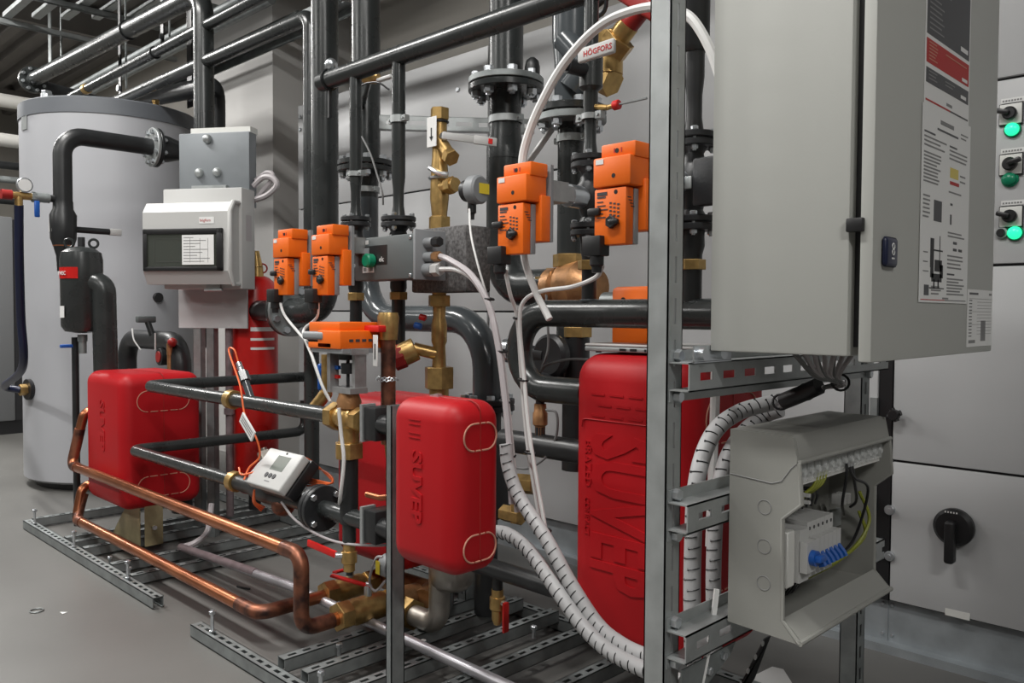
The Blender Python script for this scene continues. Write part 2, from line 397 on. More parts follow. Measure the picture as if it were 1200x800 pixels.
# control elements on the right hand panel
for i, (py, lamp, lit, hand) in enumerate([(134, (1187, 152), True, -0.6), (193, (1184, 210), False, 0.6), (254, (1190, 273), True, -0.6)]):
    q = at(1185.5, py, Y=YC); sw = part('switch_plate', B().rbox(q.x-.029, q.x+.029, YC-.012, YC, q.z-.029, q.z+.029, .002, 2), 'white', ahu)
    part('switch_frame', B().bx(q.x-.031, q.x+.031, YC-.008, YC, q.z-.031, q.z+.031), 'black', sw)
    c0 = V((q.x, YC-.012, q.z)); R = Matrix.Rotation(hand*2.1, 3, 'Y')
    kk = B().disc(c0, c0+V((0, -.02, 0)), .019, 24, .004).rbox(-.007, .007, -.032, -.012, -.002, .033, .004, 2, R, c0)
    part('switch_handle', kk, 'black', sw)
    tl = B(); tl.slab((q.x-.028, YC-.001, q.z+.034), (.060, 0, 0), (0, 0, .014), .001); lab = part('name_strip', tl, 'paper', ahu)
    ln = B()
    for k in range(7): ln.slab((q.x-.024+k*.0075, YC-.0022, q.z+.038), (.005, 0, 0), (0, 0, .005), .0004)
    part('print', ln, 'inkg', lab)
    l = at(*lamp, Y=YC); lm = part('lamp_bezel', B().disc(l, l+V((0, -.008, 0)), .023), 'green', ahu)
    part('lamp_lens', B().lathe(l+V((0, -.006, 0)), (0, -1, 0), [(0, .019), (.010, .018), (.016, .012), (.018, .003)], 20), 'lampg' if lit else 'green', lm)
l = at(1174, 273, Y=YC); pb = part('push_button', B().disc(l, l+V((0, -.010, 0)), .017), 'galv', ahu); part('button_cap', B().disc(l+V((0, -.009, 0)), l+V((0, -.016, 0)), .012), 'black', pb)

# ================================================================ BUFFER TANK
tc = V((-5.77, 2.08, 0)); TR = 0.535
tk = thing('buffer_tank', 'tall round light grey insulated buffer tank with dark top rim', 'tank', tc)
part('jacket', B().lathe(tc, (0, 0, 1), [(0.045, TR-.02), (0.06, TR), (2.31, TR)], 64), 'tank', tk)
part('base_ring', B().cyl(tc, tc+V((0, 0, .05)), TR-.07, seg=48), 'black', tk)
part('lid', B().lathe(tc, (0, 0, 1), [(2.285, TR+.006), (2.375, TR+.006), (2.385, TR-.01), (2.39, .02)], 64), 'cap', tk)
def on_tank(px, py):   # nearest hit of the sight line with the jacket
    v = FW + RT*((px-600)/FPX) + DN*((py-400)/FPX); a = v.x**2+v.y**2; b = -2*(v.x*tc.x+v.y*tc.y); c = tc.x**2+tc.y**2-TR**2
    D = max(b*b-4*a*c, 0); t = (-b-math.sqrt(D))/(2*a); p = V((0, 0, CAMH))+v*t; return p, V((p.x-tc.x, p.y-tc.y, 0)).normalized()
for (px, py, r, m, nm) in ((184.5, 348.5, .030, 'black', 'port_plug'), (35, 456, .065, 'black', 'port_flange')):
    p, n = on_tank(px, py); pp = part(nm, B().disc(p-n*.02, p+n*.02, r), m, tk)
    if nm == 'port_flange': part('plug', B().hexa(p+n*.02, p+n*.06, .035), 'brass', pp)
p, n = on_tank(29, 152); rr_ = n.cross(V((0, 0, 1)))
part('name_plate', B().slab(p-rr_*.04+n*.004, rr_*.08, (0, 0, .09), .002), 'galv', tk)
# fittings on the tank lid
part('lid_fitting', B().cyl(tc+V((.16, -.44, 2.38)), tc+V((.16, -.44, 2.415)), .035).hexa(tc+V((.16, -.44, 2.415)), tc+V((.16, -.44, 2.435)), .03), 'zinc', tk)
part('lid_fitting', B().cyl(tc+V((.45, .1, 2.38)), tc+V((.45, .1, 2.41)), .018).hexa(tc+V((.45, .1, 2.41)), tc+V((.45, .1, 2.43)), .024), 'brass', tk)

# ================================================================ SKID 1 (left)
def feet(parent, xs, y, z):
    for x in xs: 
        o = part('levelling_bolt', B().cyl((x, y, 0.0), (x, y, z+.075), .006, seg=8).hexa((x, y, z), (x, y, z+.008), .011).hexa((x, y, z+.060), (x, y, z+.072), .011), 'zinc', parent)
sk = thing('base_frame', 'galvanised slotted channel base frame under the leftmost red box', 'base frame', (-3.9, 1.6, 0))
part('front_channel', B().strut((-4.67, 1.25, .003), (-3.07, 1.25, .003), (0, 0, 1)), 'galvd', sk)
part('rear_channel', B().strut((-4.67, 2.25, .003), (-3.07, 2.25, .003), (0, 0, 1)), 'galvd', sk)
for x in (-4.66, -4.17, -4.07, -3.93, -3.60, -3.39):
    part('cross_channel', B().strut((x, 1.273, .008), (x, 2.24, .008), (0, 0, 1)), 'galvd', sk)
feet(sk, (-4.55, -3.98, -3.36), 1.25, .045)
for x in (-4.12, -3.66, -3.45): bolt(sk, (x, 1.29, .052), (0, 0, -1), .010, .01)

# SKID 2
s2 = thing('base_frame', 'galvanised slotted channel base frame under the hanging red box and tall post', 'base frame', (-1.7, 1.7, 0))
part('front_channel', B().strut((-2.72, 1.235, .003), (-.70, 1.235, .003), (0, 0, 1)), 'galvd', s2)
part('rear_channel', B().strut((-2.72, 2.16, .003), (-.70, 2.16, .003), (0, 0, 1)), 'galvd', s2)
for x in (-2.20, -2.07, -1.90, -1.72, -1.50, -1.05):
    part('cross_channel', B().strut((x, 1.258, .032), (x, 2.14, .032), (0, 0, 1)), 'galvd', s2)
part('side_channel', B().strut((-2.55, 1.9, .003), (-2.2, 1.9, .003), (0, 0, 1)), 'galvd', s2)
feet(s2, (-2.60, -1.95), 1.235, .045)
for x, y in ((-2.14, 1.42), (-1.98, 1.62), (-1.95, 1.95), (-1.82, 1.95)): bolt(s2, (x, y, .075), (0, 0, -1), .011, .01)
# legs standing on the base frame behind the hanging box
for px, Y, z1, nm in ((551, 2.02, .55, 'leg'), (527, 1.90, .5, 'leg')):
    x = at(px, 700, Y=Y).x; part('upright', B().strut((x, Y, .07), (x, Y, z1), (0, -1, 0)), 'galvd', s2)
# tall post with slots, right, carrying the rails
pf = thing('mounting_frame', 'tall galvanised slotted post frame with hat rails holding the grey enclosure', 'mounting frame', (-.84, 1.6, .04))
part('post', B().strut((-.861, 1.233, .04), (-.861, 1.233, 2.3), (1, 0, 0), w=.046, h=.043, slot=(.046, .006, .0725)), 'galv', pf)
part('post', B().strut((-.861, 2.07, .0), (-.861, 2.07, 1.45), (1, 0, 0), w=.046, h=.043, slot=(.03, .012, .055)), 'galvd', pf)
def hat(z):   # hat section: flanges flat on the posts, web standing off towards the boxes
    b = B(); t = .0025; x0, x1 = -.8175, -.776; y0, y1 = 1.215, 2.10
    b.bx(x0, x0+t, y0, y1, z+.025, z+.045); b.bx(x0, x0+t, y0, y1, z-.045, z-.025)
    b.bx(x0, x1, y0, y1, z+.0225, z+.025); b.bx(x0, x1, y0, y1, z-.025, z-.0225)
    b.bx(x1-t, x1, y0, y1, z+.007, z+.025); b.bx(x1-t, x1, y0, y1, z-.025, z-.007)
    y = y0
    while y < y1: b.bx(x1-t, x1, y, min(y1, y+.034), z-.007, z+.007); y += .076
    r = part('hat_rail', b, 'galv', pf, smooth=False)
    for yy in (1.233, 2.07):
        for s in (1, -1): bolt(r, (x0+t, yy, z+s*.036), (-1, 0, 0), .011, .006)
    return r
for z in (.992, .748, .522): hat(z)
part('corner_bracket', B().bx(-.775, -.772, 1.222, 1.345, 1.018, 1.046).bx(-.80, -.772, 1.222, 1.345, 1.016, 1.019).cyl((-.772, 1.30, 1.032), (-.76, 1.30, 1.032), .011).cyl((-.772, 1.24, 1.032), (-.76, 1.24, 1.032), .011), 'zinc', pf)
part('gusset_plate', B().prism([(-.80, 1.235, .475), (-.80, 1.42, .475), (-.80, 1.40, .455), (-.80, 1.27, .405), (-.80, 1.235, .405)], (.003, 0, 0)), 'galvd', pf)
for y, z in ((1.25, .43), (1.32, .45), (1.37, .463)): bolt(pf, (-.797, y, z), (-1, 0, 0), .008, .003)
# the narrow post that carries the hanging red box
npost = solo('support_post', B().strut((-1.656, 1.285, .044), (-1.656, 1.285, .87), (0, -1, 0), w=.022, h=.041, slot=None), 'galvd', 'narrow galvanised support post just left of the hanging red box', 'post')
# ================================================================ RED HEAT EXCHANGER COVERS
def stadium(c, w, h, dash, gap, r=.0021, straight=None):
    """dashed oval on a plane facing +X"""
    rr = h/2; pts = []
    n = 14
    for k in range(n+1):
        t = -math.pi/2+math.pi*k/n; pts.append(V((c.x, c.y+w/2-rr+rr*math.cos(t), c.z+rr*math.sin(t))))
    for k in range(n+1):
        t = math.pi/2+math.pi*k/n; pts.append(V((c.x, c.y-w/2+rr+rr*math.cos(t), c.z+rr*math.sin(t))))
    pts.append(pts[0]); b = B(); pos = 0.0; cur = [pts[0]]; on = True; left = dash
    arcs = set(range(0, n)) | set(range(n+1, 2*n+1))
    b.sweep(pts[0:n+1], r, 6); b.sweep(pts[n+1:2*n+2], r, 6)
    for p, q in ((pts[n], pts[n+1]), (pts[2*n+1], pts[0])):
        L = (q-p).length; d = (q-p)/L; x = gap
        while x < L: b.sweep([p+d*x, p+d*min(L, x+dash)], r, 6); x += dash+gap
    return b
def hx(label, x0, x1, y0, y1, z0, z1, r, ovals=True, logo=None, foot=None, group=None):
    t = thing('heat_exchanger', label, 'heat exchanger', ((x0+x1)/2, (y0+y1)/2, z0))
    cv = part('cover', B().rbox(x0, x1, y0, y1, z0, z1, r, 6), 'red', t)
    ym = (y0+y1)/2
    gb = B().sweep(fillet([(x1+.0003, ym, z0+r*.6), (x1+.0003, ym, z1-r*.2), (x1-r*.6, ym, z1+.0003), (x0+r, ym, z1+.0003)], r*.6), .0016, 6)
    part('half_seam', gb, 'redd', cv)
    if ovals:
        w = (y1-y0)*.64; h = (z1-z0)*.155
        for z in (z1-(z1-z0)*.20, z0+(z1-z0)*.165):
            part('oval_groove', stadium(V((x1+.0005, ym, z)), w, h, w*.14, w*.05), 'tan', cv, 'pale dashed oval groove')
    if logo:
        lx, lz, cap, wid = logo
        b = B().text('SUVEP', (lx, y0-.0005, lz), V((0, 0, -1))*wid, (1, 0, 0), cap*1.4, .0022, .002*cap/.05)
        part('embossed_logo', b, 'red', cv)
    return t
# box 1: leftmost
h1 = hx('red moulded heat exchanger cover, leftmost, standing beside the grey tank', -4.18, -3.72, 1.365, 1.73, .222, .822, .055, logo=(-3.98, .70, .06, 1.0))
part('foot', B().prism([(-3.75, 1.47, .05), (-3.75, 1.55, .05), (-3.75, 1.55, .23), (-3.75, 1.47, .23)], (.005, 0, 0)).prism([(-4.10, 1.46, .05), (-3.78, 1.46, .05), (-3.78, 1.46, .24), (-3.90, 1.46, .24)], (0, .004, 0)), 'passiv', h1, 'yellowish plated steel foot')
bolt(h1, (-3.745, 1.51, .13), (-1, 0, 0), .011, .005)
# box 2: hanging on the narrow post
h2 = hx('small red moulded heat exchanger cover hanging beside the narrow galvanised post', -1.540, -1.310, 1.155, 1.305, .527, .908, .046, logo=(-1.452, .795, .036, 1.15))
part('top_clip', B().bx(-1.475, -1.445, 1.225, 1.24, .895, .912).box((-1.455, 1.233, .912), (.012, .012, .006)), 'zinc', h2)
b = B()
for k, (dx, z) in enumerate(((0, .862), (.0, .852), (0, .832), (0, .822))): b.slab((-1.463, 1.1545, z), (.040, 0, 0), (0, 0, .002), .001)
part('raised_bars', b, 'red', h2)
# box 3: biggest, behind the tall post
h3 = hx('biggest red moulded heat exchanger cover, behind the tall galvanised post', -1.345, -.995, 1.56, 1.93, .285, 1.003, .065, logo=(-1.262, .815, .17, .56))
b = B().text('BRAZED', (-1.288, 1.5595, .795), (0, 0, -1.1), (1, 0, 0), .028, .0015, .0003).text('COMPACT', (-1.288, 1.5595, .655), (0, 0, -.9), (1, 0, 0), .022, .0012)
part('embossed_text', b, 'red', h3)
b = B()
for k in range(3):
    for j in range(4): b.slab((-1.27+j*.055+.02*(k % 2), 1.5592, .905-k*.026), (.04, 0, -.001), (0, 0, .005), .001)
b.sweep([(-1.30, 1.5595, .825), (-1.297, 1.5595, .842), (-1.285, 1.5595, .845), (-1.06, 1.5595, .845)], .0018, 6)
part('raised_print', b, 'red', h3)
fb = B().prism([(-1.0, 1.87, .20), (-1.0, 1.95, .285), (-1.0, 1.92, .285), (-1.0, 1.60, .06), (-1.0, 1.56, .06)], (.004, 0, 0))
ft = part('perforated_foot', fb, 'black', h3, 'black perforated steel foot strap')
hb = B()
for k in range(9):
    y = 1.62+k*.036; z = .088+k*.0235; hb.cyl((-.997, y, z), (-.9955, y, z), .007, seg=10)
part('hole_marks', hb, 'paper', ft)
# box 4: behind the front pipes
h4 = hx('red moulded heat exchanger cover half hidden behind the white heat meter and its pipes', -2.63, -2.22, 1.72, 2.02, .21, .80, .055, ovals=False)

# ================================================================ ORANGE VALVE ACTUATORS
def actuator(label, loc, drop=0.0):
    """spring return rotary actuator, local origin at the front lower left corner; x width, y depth towards the valve"""
    t = thing('valve_actuator', label, 'actuator', (0, 0, 0), 'orange rotary valve actuators')
    lo = part('lower_housing', B().rbox(0, .082, 0, .026, 0, .116, .003, 2), 'orange', t)
    part('rear_plate', B().rbox(.001, .083, .026, .042, .001, .115, .002, 2), 'ogrey', t)
    up = part('upper_housing', B().rbox(-.002, .094, -.003, .066, .119, .180, .004, 2), 'orange', t)
    part('spring_housing', B().rbox(.012, .100, .042, .074, .030, .135, .003, 2), 'orange', t)
    cp = part('cap', B().rbox(.010, .098, .008, .066, .176, .208, .004, 2), 'orange', t)
    part('back_shell', B().bx(.010, .1005, .072, .082, .03, .207), 'ogrey', t)
    part('label_sticker', B().slab((.006, -.0035, .166), (.020, 0, 0), (0, 0, .010), .0006), 'paper', up)
    for (x, z, r, p) in ((.052, .140, .0048, up), (.052, .192, .0050, cp), (.056, .107, .0046, lo)):
        y = {up: -.003, cp: .008, lo: 0.0}[p]; part('hole', B().cyl((x, y+.001, z), (x, y-.0005, z), r, seg=14), 'black', p)
    b = B()
    for x in (.044, .062): b.slab((x, .0078, .188), (.003, 0, 0), (0, 0, .009), .0006)
    part('red_marks', b, 'inkr', cp)
    b = B().slab((.008, -.0005, .102), (.026, 0, 0), (0, 0, .007), .0005).slab((.008, -.0005, .097), (.022, 0, 0), (0, 0, .003), .0005)
    for k in range(5): b.slab((.008, -.0005, .088-k*.008), (.016+.006*(k % 3), 0, 0), (0, 0, .0022), .0005)
    for k in range(4):
        for j in range(3): b.slab((.040+j*.010, -.0005, .060+k*.008-(.002*j)), (.006, 0, 0), (0, 0, .003), .0005)
    for k in range(4): b.slab((.0825, .004+.004*k, .094-k*.006), (0, .012, 0), (0, 0, .002), .0005)
    part('print', b, 'slate', lo, kind='stuff')
    kx = B().hexa((.048, .001, .046), (.048, -.010, .046), .0135).rbox(.044, .068, -.012, -.001, .040, .052, .004, 2)
    part('knob', kx, 'black', lo)
    part('side_knob', B().rbox(-.014, .018, -.008, .004, .062, .078, .004, 2), 'black', lo)
    pg = part('plug', B().rbox(-.020, .028, -.016, .018, -.022, .020, .003, 2), 'black', t)
    part('cable_gland', B().lathe((.008, .0, -.022), (0, 0, -1), [(0, .015), (.018, .015), (.022, .011), (.034, .010)], 12), 'black', pg)
    part('bracket', B().bx(.028, .088, .082, .150, .128, .176).bx(.035, .081, .150, .19, .134, .170), 'alu', t, 'cast aluminium mounting bracket')
    part('stem_collar', B().cyl((.058, .18, .152), (.058, .235, .152), .028), 'zinc', t)
    t.location = loc; return t
for lab, px, py in (('orange valve actuator on the far left, next to the red pressure cylinder', 321, 346), ('second orange valve actuator from the left, touching the grey controller box', 366, 346),
                    ('orange valve actuator above the pipe elbow, left of the HÖGFORS handle', 583, 299), ('orange valve actuator partly hidden by the tall slotted post', 696, 288)):
    p = at(px, py, Y=1.36); actuator(lab, p)

# ================================================================ GREY VALVE CONTROLLER with green knob
c0 = at(420, 329, Y=1.49); c1 = at(485, 273, Y=1.49)
x0, x1, z0, z1 = c0.x-.02, c1.x, c0.z, c1.z
ct = thing('valve_controller', 'grey electric valve controller box with a green knob', 'controller', ((x0+x1)/2, 1.53, z0))
bd = part('body', B().rbox(x0, x1, 1.49, 1.57, z0, z1, .004, 2), 'grey', ct)
part('gland_plate', B().rbox(x1+.002, x1+.012, 1.485, 1.60, z0-.003, z1+.012, .003, 2), 'ogrey', ct)
w = x1-x0; h = z1-z0
ds = part('display', B().bx(x0+.08*w, x0+.57*w, 1.4885, 1.492, z0+.36*h, z0+.80*h), 'black', bd)
part('display_tick', B().bx(x0+.15*w, x0+.27*w, 1.487, 1.489, z0+.50*h, z0+.76*h), 'ogrey', ds)
kq = V((x0+.33*w, 1.489, z0+.45*h)); part('knob', B().disc(kq, kq+V((0, -.028, 0)), .021, 28, .004), 'green', ct, 'round green knob')
part('lettering', B().text('elc', (x0+.44*w, 1.488, z0+.42*h), (1, 0, 0), (0, 0, 1), .022, .0004), 'paper', ds)
lb = part('rating_label', B().slab((x0+.15*w, 1.4895, z0+.18*h), (.20*w, 0, 0), (0, 0, .15*h), .0006), 'paper', bd)
part('print', B().bx(x0+.17*w, x0+.22*w, 1.4885, 1.489, z0+.22*h, z0+.30*h).bx(x0+.27*w, x0+.33*w, 1.4885, 1.489, z0+.22*h, z0+.30*h), 'inkg', lb)
part('corner_tag', B().slab((x0+.20*w, 1.4895, z0+.84*h), (.055*w, 0, 0), (0, 0, .1*h), .0006), 'whitew', bd)
for fx, fz in ((.95, .92), (.95, .08)): part('screw', B().disc((x0+fx*w, 1.491, z0+fz*h), (x0+fx*w, 1.486, z0+fz*h), .006, 12), 'zinc', bd)
for k, (fz, m, r) in enumerate(((.80, 'black', .014), (.48, 'bronze', .014), (.20, 'whitew', .019))):
    q = V((x1+.012, 1.525, z0+fz*h)); g = part('gland', B().lathe(q, (1, 0, 0), [(0, r), (.034, r)], 14), 'ogrey', ct)
    part('gland_nut', B().hexa(q+V((.034, 0, 0)), q+V((.062, 0, 0)), r*1.05), m, g)
CTRL = (V((x1+.075, 1.525, z0+.48*h)), V((x1+.075, 1.525, z0+.20*h)))

# ================================================================ BIG GREY ENCLOSURE (right)
en = thing('electrical_enclosure', 'large light grey electrical enclosure with printed sheets on its door', 'enclosure', (-.63, 1.58, 1.03))
XD = -.495
part('body', B().rbox(-.772, -.532, 1.272, 1.885, 1.036, 1.98, .003, 2), 'ral', en)
dr = part('door', B().rbox(-.515, XD, 1.270, 1.890, 1.028, 1.985, .003, 2), 'ral', en)
part('seal', B().bx(-.534, -.514, 1.295, 1.87, 1.05, 1.97), 'black', en)
part('hinge_block', B().rbox(-.534, -.508, 1.262, 1.278, 1.226, 1.247, .002, 2), 'black', en, 'black plastic block bridging the door gap')
bh = part('latch_plate', B().rbox(XD, XD+.009, 1.300, 1.349, 1.174, 1.220, .006, 3), 'navy', dr, 'dark blue latch plate')
part('latch_symbol', B().ring((XD+.0095, 1.326, 1.206), (1, 0, 0), .0045, .0009, 14, 5).ring((XD+.0095, 1.326, 1.197), (1, 0, 0), .0045, .0009, 14, 5).slab((XD+.009, 1.321, 1.186), (0, .010, 0), (0, 0, .0025), .0006), 'paper', bh)
part('bottom_stud', B().cyl((-.56, 1.72, 1.036), (-.56, 1.72, 1.026), .008), 'black', en)
def sheet(y0, y1, z0, z1, x):
    return part('printed_sheet', B().slab((x, y0, z0), (0, y1-y0, 0), (0, 0, z1-z0), .0007), 'paper', en)
def prn(par, items, x):
    by = {}
    for m, y0, y1, z0, z1 in items: by.setdefault(m, B()).slab((x, y0, z0), (0, y1-y0, 0), (0, 0, z1-z0), .0003)
    for m, b in by.items(): part('print', b, m, par, kind='stuff')
def lines(y0, y1, z, n, dz, m='inkg', h=.0028, rag=True):
    return [(m, y0, y1-(random.random()*.35*(y1-y0) if rag else 0), z-k*dz, z-k*dz+h) for k in range(n)]
XS = XD+.0003
s1 = sheet(1.470, 1.705, 1.448, 1.735, XS)
prn(s1, [('slate', 1.476, 1.699, 1.569, 1.73), ('inkr', 1.476, 1.699, 1.522, 1.562), ('slate', 1.476, 1.699, 1.489, 1.514), ('inkr', 1.476, 1.600, 1.459, 1.462), ('slate', 1.600, 1.699, 1.459, 1.462), ('inkg', 1.58, 1.61, 1.467, 1.472)], XS+.0007)
prn(s1, lines(1.487, 1.60, 1.66, 2, .009, 'inkg') + lines(1.487, 1.56, 1.63, 7, .0085, 'inkg') + lines(1.487, 1.53, 1.556, 6, .0055, 'tan', .002) + lines(1.57, 1.695, 1.552, 1, .01, 'tan', .002) + lines(1.487, 1.54, 1.508, 3, .006, 'inkg', .002) + lines(1.57, 1.63, 1.506, 2, .006, 'inkg', .002) + [('paper', 1.65, 1.69, 1.578, 1.586), ('paper', 1.66, 1.69, 1.526, 1.532), ('paper', 1.655, 1.685, 1.494, 1.500)], XS+.0011)
s2_ = sheet(1.462, 1.716, 1.122, 1.452, XS+.0009)
it = [('inkg', 1.55, 1.62, 1.430, 1.437), ('slate', 1.535, 1.645, 1.418, 1.4215), ('inkg', 1.66, 1.70, 1.428, 1.4305), ('inkg', 1.66, 1.69, 1.421, 1.4235)]
it += [('slate', 1.472, 1.525, 1.406, 1.409)] + lines(1.472, 1.585, 1.398, 3, .007) + lines(1.472, 1.56, 1.372, 9, .006) + [('slate', 1.60, 1.64, 1.398, 1.401)] + lines(1.60, 1.70, 1.391, 3, .007)
it += [('inky', 1.605, 1.65, 1.345, 1.363), ('inkr', 1.605, 1.655, 1.333, 1.339), ('inkg', 1.66, 1.69, 1.352, 1.355), ('inkg', 1.66, 1.69, 1.342, 1.345)] + lines(1.60, 1.69, 1.318, 1, .01)
it += [('slate', 1.525, 1.565, 1.262, 1.298), ('slate', 1.61, 1.622, 1.296, 1.300), ('slate', 1.61, 1.618, 1.262, 1.280)] + lines(1.472, 1.51, 1.30, 6, .007) + lines(1.60, 1.70, 1.246, 2, .006)
it += [('slate', 1.63, 1.65, 1.228, 1.233), ('slate', 1.66, 1.68, 1.216, 1.221), ('slate', 1.63, 1.65, 1.216, 1.221)] + lines(1.60, 1.705, 1.205, 4, .007)
it += [('ink', 1.512, 1.530, 1.182, 1.232), ('ink', 1.530, 1.575, 1.211, 1.2135), ('ink', 1.558, 1.5615, 1.182, 1.238), ('ink', 1.535, 1.572, 1.176, 1.196), ('ink', 1.520, 1.572, 1.158, 1.172), ('ink', 1.514, 1.53, 1.165, 1.182), ('ink', 1.562, 1.578, 1.165, 1.188), ('ink', 1.530, 1.536, 1.146, 1.162), ('ink', 1.552, 1.558, 1.148, 1.162), ('ink', 1.51, 1.585, 1.146, 1.148)]
it += [('inkg', 1.478, 1.50, 1.206, 1.208), ('inkg', 1.478, 1.50, 1.19, 1.192), ('inkg', 1.478, 1.505, 1.174, 1.176), ('slate', 1.60, 1.64, 1.172, 1.175)] + lines(1.60, 1.70, 1.164, 6, .0055) + [('slate', 1.485, 1.508, 1.134, 1.152)] + lines(1.52, 1.57, 1.148, 3, .006)
it += [('inkr', 1.470, 1.590, 1.126, 1.1275), ('slate', 1.590, 1.708, 1.126, 1.1275), ('inkg', 1.578, 1.61, 1.1285, 1.1315)]
prn(s2_, it, XS+.0016)
s3 = sheet(1.724, 1.884, 1.040, 1.150, XS)
it = [('slate', 1.735, 1.79, 1.140, 1.144), ('inkg', 1.86, 1.878, 1.140, 1.144)]
for k in range(12): it.append(('inkg', 1.735 if k % 4 == 0 else 1.785, 1.878, 1.132-k*.0062, 1.1327-k*.0062)); it.append(('slate', 1.735, 1.752, 1.128-k*.0062, 1.1298-k*.0062))
it += [('inkg', 1.81, 1.84, 1.05, 1.09), ('inkg', 1.735, 1.775, 1.047, 1.053)]
prn(s3, it, XS+.0007)

# ================================================================ OPEN DISTRIBUTION BOX (right, cover removed)
jb = thing('distribution_box', 'open grey plastic distribution box with blue-handled breakers', 'distribution box', (-.70, 1.55, .536))
prof = [(-.731, .893), (-.652, .890), (-.643, .847), (-.637, .777), (-.671, .747), (-.669, .569), (-.637, .536), (-.729, .541)]
Y0, Y1 = 1.345, 1.755
prof2 = [(-.772, .893)] + prof[1:-1] + [(-.772, .541)]
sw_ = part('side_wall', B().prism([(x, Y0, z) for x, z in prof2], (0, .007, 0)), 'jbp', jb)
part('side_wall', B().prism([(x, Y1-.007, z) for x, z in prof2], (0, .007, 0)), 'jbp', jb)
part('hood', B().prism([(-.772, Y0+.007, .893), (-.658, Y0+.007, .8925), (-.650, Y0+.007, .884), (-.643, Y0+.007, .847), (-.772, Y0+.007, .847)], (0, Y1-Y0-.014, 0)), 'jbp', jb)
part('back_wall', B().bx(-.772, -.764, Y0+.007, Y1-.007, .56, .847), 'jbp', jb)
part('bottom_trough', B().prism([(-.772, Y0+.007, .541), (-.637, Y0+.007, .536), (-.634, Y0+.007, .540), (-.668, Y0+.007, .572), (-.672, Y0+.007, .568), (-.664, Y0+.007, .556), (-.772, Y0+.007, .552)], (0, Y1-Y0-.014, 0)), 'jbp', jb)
rb_ = B()
for y in (Y0+.003, Y1-.003): rb_.sweep([(x+.001, y, z) for x, z in prof[2:7]], .0042, 8)
rb_.sweep([(-.641, Y0, .848), (-.641, Y1, .848)], .0042, 8); rb_.sweep([(-.634, Y0, .538), (-.634, Y1, .538)], .005, 8)
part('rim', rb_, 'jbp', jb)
part('lid_line', B().sweep([(-.772, Y0-.0004, .812), (-.690, Y0-.0004, .806), (-.672, Y0-.0004, .812), (-.655, Y0-.0004, .836), (-.645, Y0-.0004, .846)], .0010, 5), 'inkg', sw_)
for px, py in ((896, 594), (895.5, 640), (895, 683)):
    q = at(px, py, Y=Y0); part('knockout', B().ring((q.x, Y0-.0002, q.z), (0, 1, 0), .0125, .0008, 22, 5), 'inkg', sw_)
part('terminal_rail', B().bx(-.70, -.655, Y0+.02, Y1-.02, .802, .812), 'white', jb)
for k in range(13):
    y = Y0+.025+k*.0285; tb = part('terminal', B().bx(-.672, -.650, y, y+.022, .810, .842).cyl((-.65, y+.011, .826), (-.645, y+.011, .826), .006, seg=10), 'clear', jb)
part('cover_hook', B().rbox(-.690, -.662, Y0+.030, Y0+.050, .768, .810, .003, 2).bx(-.67, -.645, Y0+.05, Y0+.056, .780, .786).bx(-.67, -.645, Y0+.05, Y0+.056, .768, .774), 'whitew', jb)
part('din_rail', B().bx(-.745, -.735, Y0+.01, Y1-.01, .6540, .6890), 'galv', jb)
part('terminal_block', B().rbox(-.735, -.672, 1.372, 1.400, .6170, .7170, .002, 1), 'white', jb)
ms = part('main_switch', B().bx(-.735, -.664, 1.402, 1.438, .6220, .7170).bx(-.665, -.650, 1.402, 1.438, .6420, .6970), 'whitew', jb)
part('switch_handle', B().cyl((-.652, 1.420, .6680), (-.640, 1.420, .6680), .014).rbox(-.648, -.630, 1.412, 1.440, .6620, .6740, .003, 2), 'blue', ms)
for k in range(6):
    y = 1.4395+k*.018
    mb = part('breaker', B().bx(-.735, -.668, y, y+.0172, .6220, .7240).bx(-.668, -.652, y, y+.0172, .6460, .6980), 'whitew', jb)
    part('lever', B().prism([(-.653, y+.004, .6720), (-.640, y+.004, .6580), (-.636, y+.004, .6500), (-.646, y+.004, .6460), (-.653, y+.004, .6540)], (0, .0095, 0)), 'blue', mb)
    part('screw_hole', B().cyl((-.669, y+.009, .7120), (-.6675, y+.009, .7120), .0035, seg=10), 'black', mb)
part('terminal_clip', B().bx(-.72, -.695, 1.66, 1.672, .715, .735).bx(-.72, -.695, 1.682, 1.694, .715, .735), 'whitew', jb)
wb = B()
for k in range(7):
    y = 1.41+k*.018; wb.wire([(-.69, y, .742), (-.685, y-.004, .765), (-.70, y-.02, .775), (-.74, y-.03, .762)], .0022, 6, 6)
for k in range(5):
    y = 1.40+k*.02; wb.wire([(-.70, y, .64), (-.70, y+.01, .61), (-.71, y-.01, .58), (-.745, y-.0, .575)], .002, 6, 6)
wb.wire([(-.66, 1.58, .835), (-.645, 1.55, .80), (-.66, 1.57, .74), (-.69, 1.65, .70)], .003, 6); wb.wire([(-.66, 1.60, .835), (-.65, 1.60, .78), (-.67, 1.66, .73), (-.69, 1.68, .71)], .003, 6)
wb.wire([(-.66, 1.58, .835), (-.648, 1.59, .79), (-.655, 1.68, .75), (-.69, 1.70, .64), (-.70, 1.62, .61), (-.68, 1.55, .63)], .003, 6)
part('black_wires', wb, 'black', jb)
wy = B()
for k in range(4): wy.wire([(-.655, 1.45+k*.012, .815), (-.66, 1.44+k*.012, .79), (-.69, 1.42+k*.01, .76)], .0028, 6)
wy.wire([(-.68, 1.70, .74), (-.665, 1.715, .68), (-.68, 1.66, .625), (-.70, 1.52, .60)], .0035, 6); wy.wire([(-.68, 1.70, .70), (-.67, 1.705, .65), (-.69, 1.62, .61), (-.70, 1.50, .60)], .0035, 6)
part('earth_wires', wy, 'ywire', jb, 'yellow and green earth wires')

